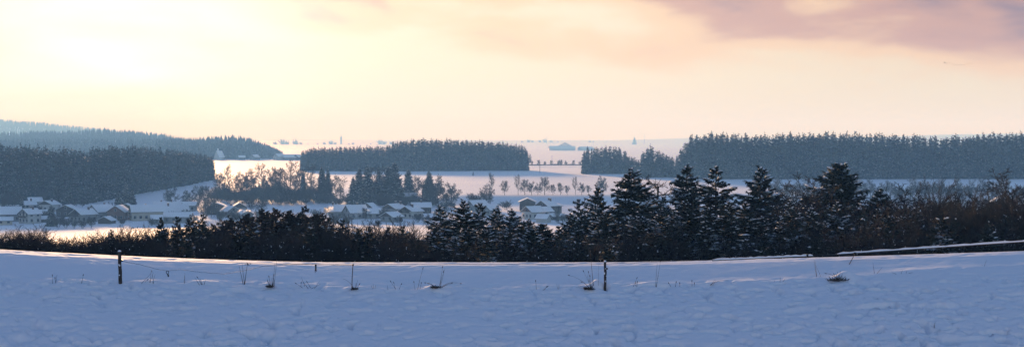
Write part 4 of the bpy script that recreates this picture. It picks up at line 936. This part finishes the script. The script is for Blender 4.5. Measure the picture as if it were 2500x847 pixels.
wire([pt(295, 631, d1), pt(480, 638, d1-.6), pt(660, 644, d1-1.4), pt(859, 646, rD-.02), pt(1170, 645, (rD+d2)/2), pt(1478, 644, d2-.05), pt(1620, 639, d2+.6), pt(1742, 635, d2+1.4), pt(1985, 624, d2+3.2), pt(2086, 619, d2+3.6), pt(2500, 590, d2+6), pt(2620, 581, d2+7)], 'upper fence wire strung from the thick post to the right edge')
def ring():
    c = pt(407, 661, d1-.8); e = empty('wire_tensioner', c); tag(e, 'small black tensioner ring hanging on the sagging wire near the thick post', 'tensioner')
    b = MB(); b.tube([(.045*math.sin(a), 0, -.055+.055*math.cos(a)) for a in np.linspace(0, 6.2, 12)], .013, 5, cap=False); link('loop', b.mesh('loop', ['plastic']), e)
    b = MB(); b.tube([(.01, 0, -.10), (.03, 0, -.17), (.035, 0, -.22)], [.022, .03, .02], 7); link('grip', b.mesh('grip', ['plastic']), e)
ring()
def handle():
    c = pt(770, 646, rD+.2); e = empty('gate_handle', c); tag(e, 'black gate handle with a hook hanging from the wire left of the rod', 'handle')
    b = MB(); b.tube([(0, 0, .02), (0, 0, -.02)], [.02, .035], 8); b.tube([(0, 0, -.02), (0, 0, -.04)], [.045, .045], 8); b.tube([(0, 0, -.04), (0, 0, -.13), (0, 0, -.21)], [.026, .031, .026], 8); b.tube([(0, 0, -.21), (0, 0, -.235)], [.048, .048], 8); link('grip', b.mesh('grip', ['plastic'], False), e)
    b = MB(); b.tube([(0, 0, -.235), (.0, 0, -.27), (-.02, 0, -.295), (-.05, 0, -.28)], .007, 5); link('hook', b.mesh('hook', ['wire']), e)
handle()
def rail(px0, py0, D0, px1, py1, D1, label, n=40, r=.020):
    a, c = pt(px0, py0, D0), pt(px1, py1, D1); e = empty('fence_rail', a); tag(e, label, 'rail'); b = MB(); P = [(c-a)*(i/n) for i in range(n+1)]
    rr = random.Random(px0); b.tube(P, [r*rr.uniform(.92, 1.05) for _ in P], 7); link('pole', b.mesh('pole', ['post']), e)
    b = MB(); V = []
    for i, p in enumerate(P):
        w = r*rr.uniform(.75, 1.15); h = rr.uniform(.035, .075); h = h*(.4 if i in (0, n) else 1)
        V += [p+Vector((0, -w, r*.55)), p+Vector((0, -w*.6, r*.7+h*.8)), p+Vector((0, w*.2, r*.75+h)), p+Vector((0, w, r*.55))]
    Q = [(i*4+j, i*4+4+j, i*4+5+j, i*4+1+j) for i in range(n) for j in range(3)]; b.add(V, Q, [(0, 1, 2), (0, 2, 3), (n*4+2, n*4+1, n*4), (n*4+3, n*4+2, n*4)]); link('snow', b.mesh('rail_snow', ['snow'], True), e)
    return a, c
rail(1740, 636, d2+1.4, 1986, 625, d2+3.2, 'shorter snow-topped fence rail just above the crest, left of two')
rail(2045, 621, d2+3.4, 2620, 582, d2+7, 'longer snow-topped fence rail running out at the right edge')
def clamp(px, py, D):
    c = pt(px, py, D); b = MB(); b.box((0, 0, .02), (.07, .10, .12)); tag(link('rail_clamp', b.mesh('rail_clamp', ['plastic']), None, c), 'black clamp near the right end of the shorter snow-topped rail', 'clamp')
clamp(1972, 625.5, d2+3.1)
def stake():
    a = pt(2089, 619, d2+3.6); D = hit(2067, 657, 44, 60); c = pt(2067, 657, D); e = empty('leaning_stake', c); tag(e, 'thin dark stake leaning from the big snowy tussock up to the long rail', 'stake')
    b = MB(); b.tube([(c-c)+Vector((-.08, 0, -.2)), a-c], [.017, .014], 6); link('shaft', b.mesh('shaft', ['rust']), e)
    b = MB(); b.box(tuple(a-c), (.09, .09, .09)); link('insulator', b.mesh('insulator', ['plastic']), e)
stake()
def end_post():
    D = d2+7; x = PX(2620, D); e = empty('fence_post', (x, D, gz(x, D))); tag(e, 'wooden fence post under the far right end of the long rail', 'post')
    H = pt(2620, 582, D).z-gz(x, D); b = MB(); b.tube([(0, 0, -.4), (0, 0, H+.1)], [.06, .055], 8); link('shaft', b.mesh('shaft', ['post']), e)
end_post()

# ------------------------------------------------------------------ grass and weeds along the fence
def tuft(px, base, stalks, label, mat='straw', name='grass_tuft', seeds=0.0, rad=.006, heads=0, clump=None):
    """stalks: list of (dx px at the foot, tip dx px, height px, droop 0..1)"""
    D = hit(px, base)-.02; k = D/F; o = Vector((PX(px, D), D, gz(PX(px, D), D))); e = empty(name, o); tag(e, label, 'grass' if name == 'grass_tuft' else 'weed'); r = random.Random(px)
    for f0, tx, h, dr in stalks:
        P = []; n = 7; yy = r.uniform(-.06, .06)
        for i in range(n):
            u = i/(n-1); P.append((k*(f0+(tx-f0)*(u if dr < .3 else u**1.4)), yy+r.uniform(-.01, .01), k*h*(u-dr*.75*u**3)-.05*(1-u)))
        b = MB(); b.tube(P, [rad*1.15*(1.15-.75*i/(n-1)) for i in range(n)], 4)
        st = link('stalk', b.mesh('stalk', [mat]), e)
        if r.random() < seeds:
            q = Vector(P[-1]); d = (q-Vector(P[-2])).normalized(); b = MB(); b.tube([q-d*.03, q+d*.01, q+d*.06], [.006, .016, .004], 5); link('seed_head', b.mesh('seed_head', [mat]), st)
    if clump:   # dark matted grass at the foot, left of its snow cap
        cw, ch, cx = clump; q = np.random.default_rng(px); n = 150; a = q.uniform(0, 6.283, n); rr = q.uniform(0, 1, n)**.5
        B = np.stack([cx*k+cw*k*.5*rr*np.cos(a), -.10+.16*rr*np.sin(a), -.03+np.zeros(n)], 1)
        Dn = norm(np.stack([q.normal(-.5, .7, n), q.normal(-.3, .4, n), q.uniform(.25, 1.0, n)], 1)); Lg = ch*k*q.uniform(.5, 1.1, n)*(1.1-.6*rr)
        V, Q = kites(B, Dn, Lg, q.uniform(.012, .03, n), norm(q.normal(0, 1, (n, 3))))
        link('matted_grass', make_mesh('matted_grass', V, None, Q, ['weed']), e)['kind'] = 'stuff'
    if heads:
        top = Vector(P[-1])
        for j in range(heads):
            a = r.uniform(0, 6.28); q = top+Vector((.10*math.cos(a)*r.uniform(.4, 1.4), .08*math.sin(a), r.uniform(-.05, .06)))
            b = MB(); b.tube([top-Vector((0, 0, .06)), top.lerp(q, .6)+Vector((0, 0, .02)), q], [.005, .004, .004], 3); b.tube([q-Vector((0, 0, .015)), q, q+Vector((0, 0, .015))], [.01, .022, .01], 5); link('umbel_ray', b.mesh('umbel_ray', [mat]), e)
tuft(595, 694, [(0, -6, 50, 0), (-2, -12, 44, 0), (1, 8, 50, 0)], 'dead branching umbel weed standing on the sagging wire', 'weed', 'dead_weed', rad=.011, heads=7)
tuft(660, 698, [(0, 3, 22, 0), (0, -4, 24, .05), (2, 8, 26, 0), (-3, -10, 20, .1), (3, 6, 30, 0), (-1, -2, 26, 0), (4, 10, 20, .1), (5, 11, 58, 0), (7, 14, 62, 0), (-4, -7, 14, .2)], 'bushy dry grass tuft with two tall thin stalks', seeds=.4, clump=(14, 14, 0))
tuft(1072, 700, [(0, 8, 48, 0), (2, 14, 46, 0), (0, 10, 40, .1), (3, 45, 22, .7), (4, 52, 18, .7), (6, 30, 14, .4), (-8, -34, 16, .5), (-10, -26, 12, .4)], 'dry grass tussock with two tall and several arched stalks', seeds=.8, clump=(24, 12, -8))
tuft(1018, 707, [(0, 14, 56, .1), (-5, -8, 18, 0), (6, 10, 16, 0)], 'single tall arched grass stalk left of the tussock', seeds=.6)
tuft(1445, 704, [(0, -8, 40, 0), (-2, -12, 36, 0), (2, -20, 42, 0), (3, -10, 30, .1), (-4, -55, 42, .3), (-6, -24, 22, .4), (4, -4, 30, 0), (-8, -34, 10, .5), (-8, -40, 6, .6), (0, -6, 26, 0)], 'spiky dry grass tussock just left of the shorter post', seeds=.4, clump=(26, 16, -6))
tuft(1449, 696, [(0, -8, 80, 0)], 'tall dock stalk with a rusty head left of the shorter post', 'weed', 'dead_weed', seeds=1, rad=.010)
tuft(1461, 694, [(0, 1, 50, .05)], 'very thin stalk right behind the snowy tussock by the shorter post', 'weed', 'dead_weed', rad=.004)
tuft(1601, 698, [(0, 4, 56, 0), (1, 7, 26, 0), (2, 12, 66, .1)], 'tall thin weed right of the shorter post', 'weed', 'dead_weed', rad=.005, seeds=.5)
tuft(2002, 675, [(-6, -10, 38, 0), (5, -10, 30, 0), (-7, -14, 44, .05)], 'pair of crossing dry stalks left of the big snowy tussock', 'straw', seeds=0)
tuft(2048, 684, [(0, -30, 26, .5), (2, 6, 22, 0), (4, -2, 20, 0), (-4, -10, 16, .2), (-8, -16, 10, .3), (6, 10, 18, .1), (2, -6, 18, .1), (-10, -22, 2, .3), (-2, -4, 14, 0)], 'big dark grass tussock under a thick snow cap', 'weed', seeds=.1, rad=.009, clump=(46, 22, -2))
tuft(2137, 668, [(0, -4, 26, 0), (2, 18, 15, 0)], 'small forked weed right of the big tussock', 'weed', 'dead_weed')
tuft(2200, 668, [(0, 5, 9, 0), (6, 30, 4, .2), (-8, -22, 4, .3), (12, 16, 7, 0)], 'flat broken stalks on the drift at the right', 'weed', 'dead_weed')
tuft(2404, 650, [(0, 6, 15, 0), (-2, -4, 4, 0)], 'tiny weed on the drift near the right edge', 'weed', 'dead_weed')
tuft(2282, 797, [(0, 1, 10, 0), (1, 3, 12, 0)], 'lone grass blade in the open snow near the lower right', 'straw')
tuft(1735, 694, [(0, 45, 18, .75), (6, 14, 10, 0), (2, 12, 12, .1)], 'arched dry stem below the shorter rail', 'straw')
tuft(1905, 689, [(0, 1, 12, 0), (4, 14, 10, .2), (-10, -14, 5, 0)], 'short dark stubs on the drift below the right rail end', 'weed', 'dead_weed')
tuft(362, 689, [(0, 10, 22, 0), (2, 4, 26, 0), (12, 8, 26, 0), (8, 14, 20, 0), (-14, -4, 6, .1), (-18, 8, 24, 0)], 'crossed dry stalks right of the thick post', 'straw', seeds=.2)
tuft(490, 693, [(0, -10, 16, .1), (2, -4, 12, 0), (6, 10, 10, 0), (-4, -16, 18, .2)], 'low grass tuft on a little drift below the hanging ring', 'weed', seeds=.3)
tuft(133, 689, [(0, 4, 18, 0), (-8, -8, 16, 0), (2, 0, 10, 0)], 'three thin stalks left of the thick post', 'weed', 'dead_weed', seeds=.8)
tuft(198, 688, [(0, 4, 16, 0)], 'single thin stalk between the thick post and the left edge', 'weed', 'dead_weed', seeds=1)
tuft(448, 690, [(0, 2, 24, 0), (1, 1, 18, 0)], 'single upright stalk below the sagging wire', 'straw')
tuft(745, 699, [(0, -10, 22, 0), (-12, -11, 8, 0), (12, 4, 10, 0)], 'thin stalk left of the flattened grass', 'weed', 'dead_weed', seeds=.6)
tuft(752, 703, [(-10, -30, 12, .1), (4, 30, 10, .1), (14, 28, 18, 0), (0, -14, 16, 0)], 'flattened grass left of the rod', 'weed', seeds=.4)
tuft(866, 704, [(0, 6, 20, 0), (2, 2, 14, 0), (-2, -30, 34, .4), (3, 10, 10, .1)], 'small grass clump at the foot of the rod', 'weed', seeds=.3, clump=(16, 10, 0))
tuft(912, 704, [(0, -2, 12, 0), (2, 4, 8, 0), (-2, -6, 6, 0)], 'tiny weed right of the rod', 'weed', 'dead_weed')
tuft(967, 706, [(0, -14, 18, 0), (-2, -6, 18, .2), (-20, -22, 10, 0), (6, 12, 12, 0)], 'bent stalk with a drooping head between rod and tussock', 'weed', 'dead_weed', seeds=.7)
tuft(1310, 707, [(0, -2, 20, 0), (18, 24, 6, 0), (14, 26, 8, .2)], 'thin stalk in the middle gap of the fence', 'weed', 'dead_weed', seeds=.7)
tuft(1363, 705, [(0, -4, 12, 0), (1, 2, 12, 0)], 'tiny pair of stalks left of the spiky tussock', 'weed', 'dead_weed')
tuft(1545, 700, [(0, 10, 20, 0), (10, 12, 10, 0), (8, 8, 8, 0)], 'small stalks right of the shorter post', 'weed', 'dead_weed', seeds=.7)
tuft(1640, 699, [(0, -6, 6, 0), (10, 12, 8, 0), (20, 20, 6, 0)], 'little seed heads right of the tall thin weed', 'weed', 'dead_weed', seeds=1)
tuft(1690, 697, [(0, 0, 10, 0), (6, 6, 4, 0)], 'lone short stalk left of the arched dry stem', 'weed', 'dead_weed', seeds=1)

# ------------------------------------------------------------------ birds
BM = []
def bird_mesh(up):
    b = MB(); b.tube([(0, .30, .02), (0, .22, .03), (0, .05, 0), (0, -.18, 0), (0, -.34, .01)], [.015, .045, .075, .05, .015], 7)
    w = MB()
    for s in (-1, 1): w.add([(s*.03, .12, .03), (s*.32, .16, up), (s*.66, .0, up*.8), (s*.32, -.02, up*.95), (s*.03, -.10, .03)], [], [(0, 1, 3), (0, 3, 4), (1, 2, 3)])
    return b.mesh('bird_body', ['bird'], True), w.mesh('bird_wing', ['bird'])
BM = [bird_mesh(u) for u in (.22, -.10, .10)]
DBR = 430.0
for i, (px, py, s) in enumerate([(2304.5, 153.8, 1.5), (2310.3, 154, .9), (2309, 157.3, .9), (2317.3, 154.2, .95), (2322.6, 157.4, .85), (2327.4, 160, 1.05), (2332.8, 160, .95), (2340, 159.6, .9), (2346.4, 159.5, .9), (2352.9, 160, 1.05), (2358.4, 157.3, .8), (2361, 155.8, .7), (2365.5, 155.8, .95), (2369, 155.8, .95)]):
    D = DBR+3*i; e = empty('bird', pt(px, py, D), 1.45+.06*(i % 3), s*.62)
    bd, wg = BM[i % 3]; link('body', bd, e); link('wing', wg, e)
    tag(e, 'dark leading bird at the left end of the small flock' if i == 0 else 'tiny dark bird in the wavy line of the small flock at upper right', 'bird', 'flock of birds')
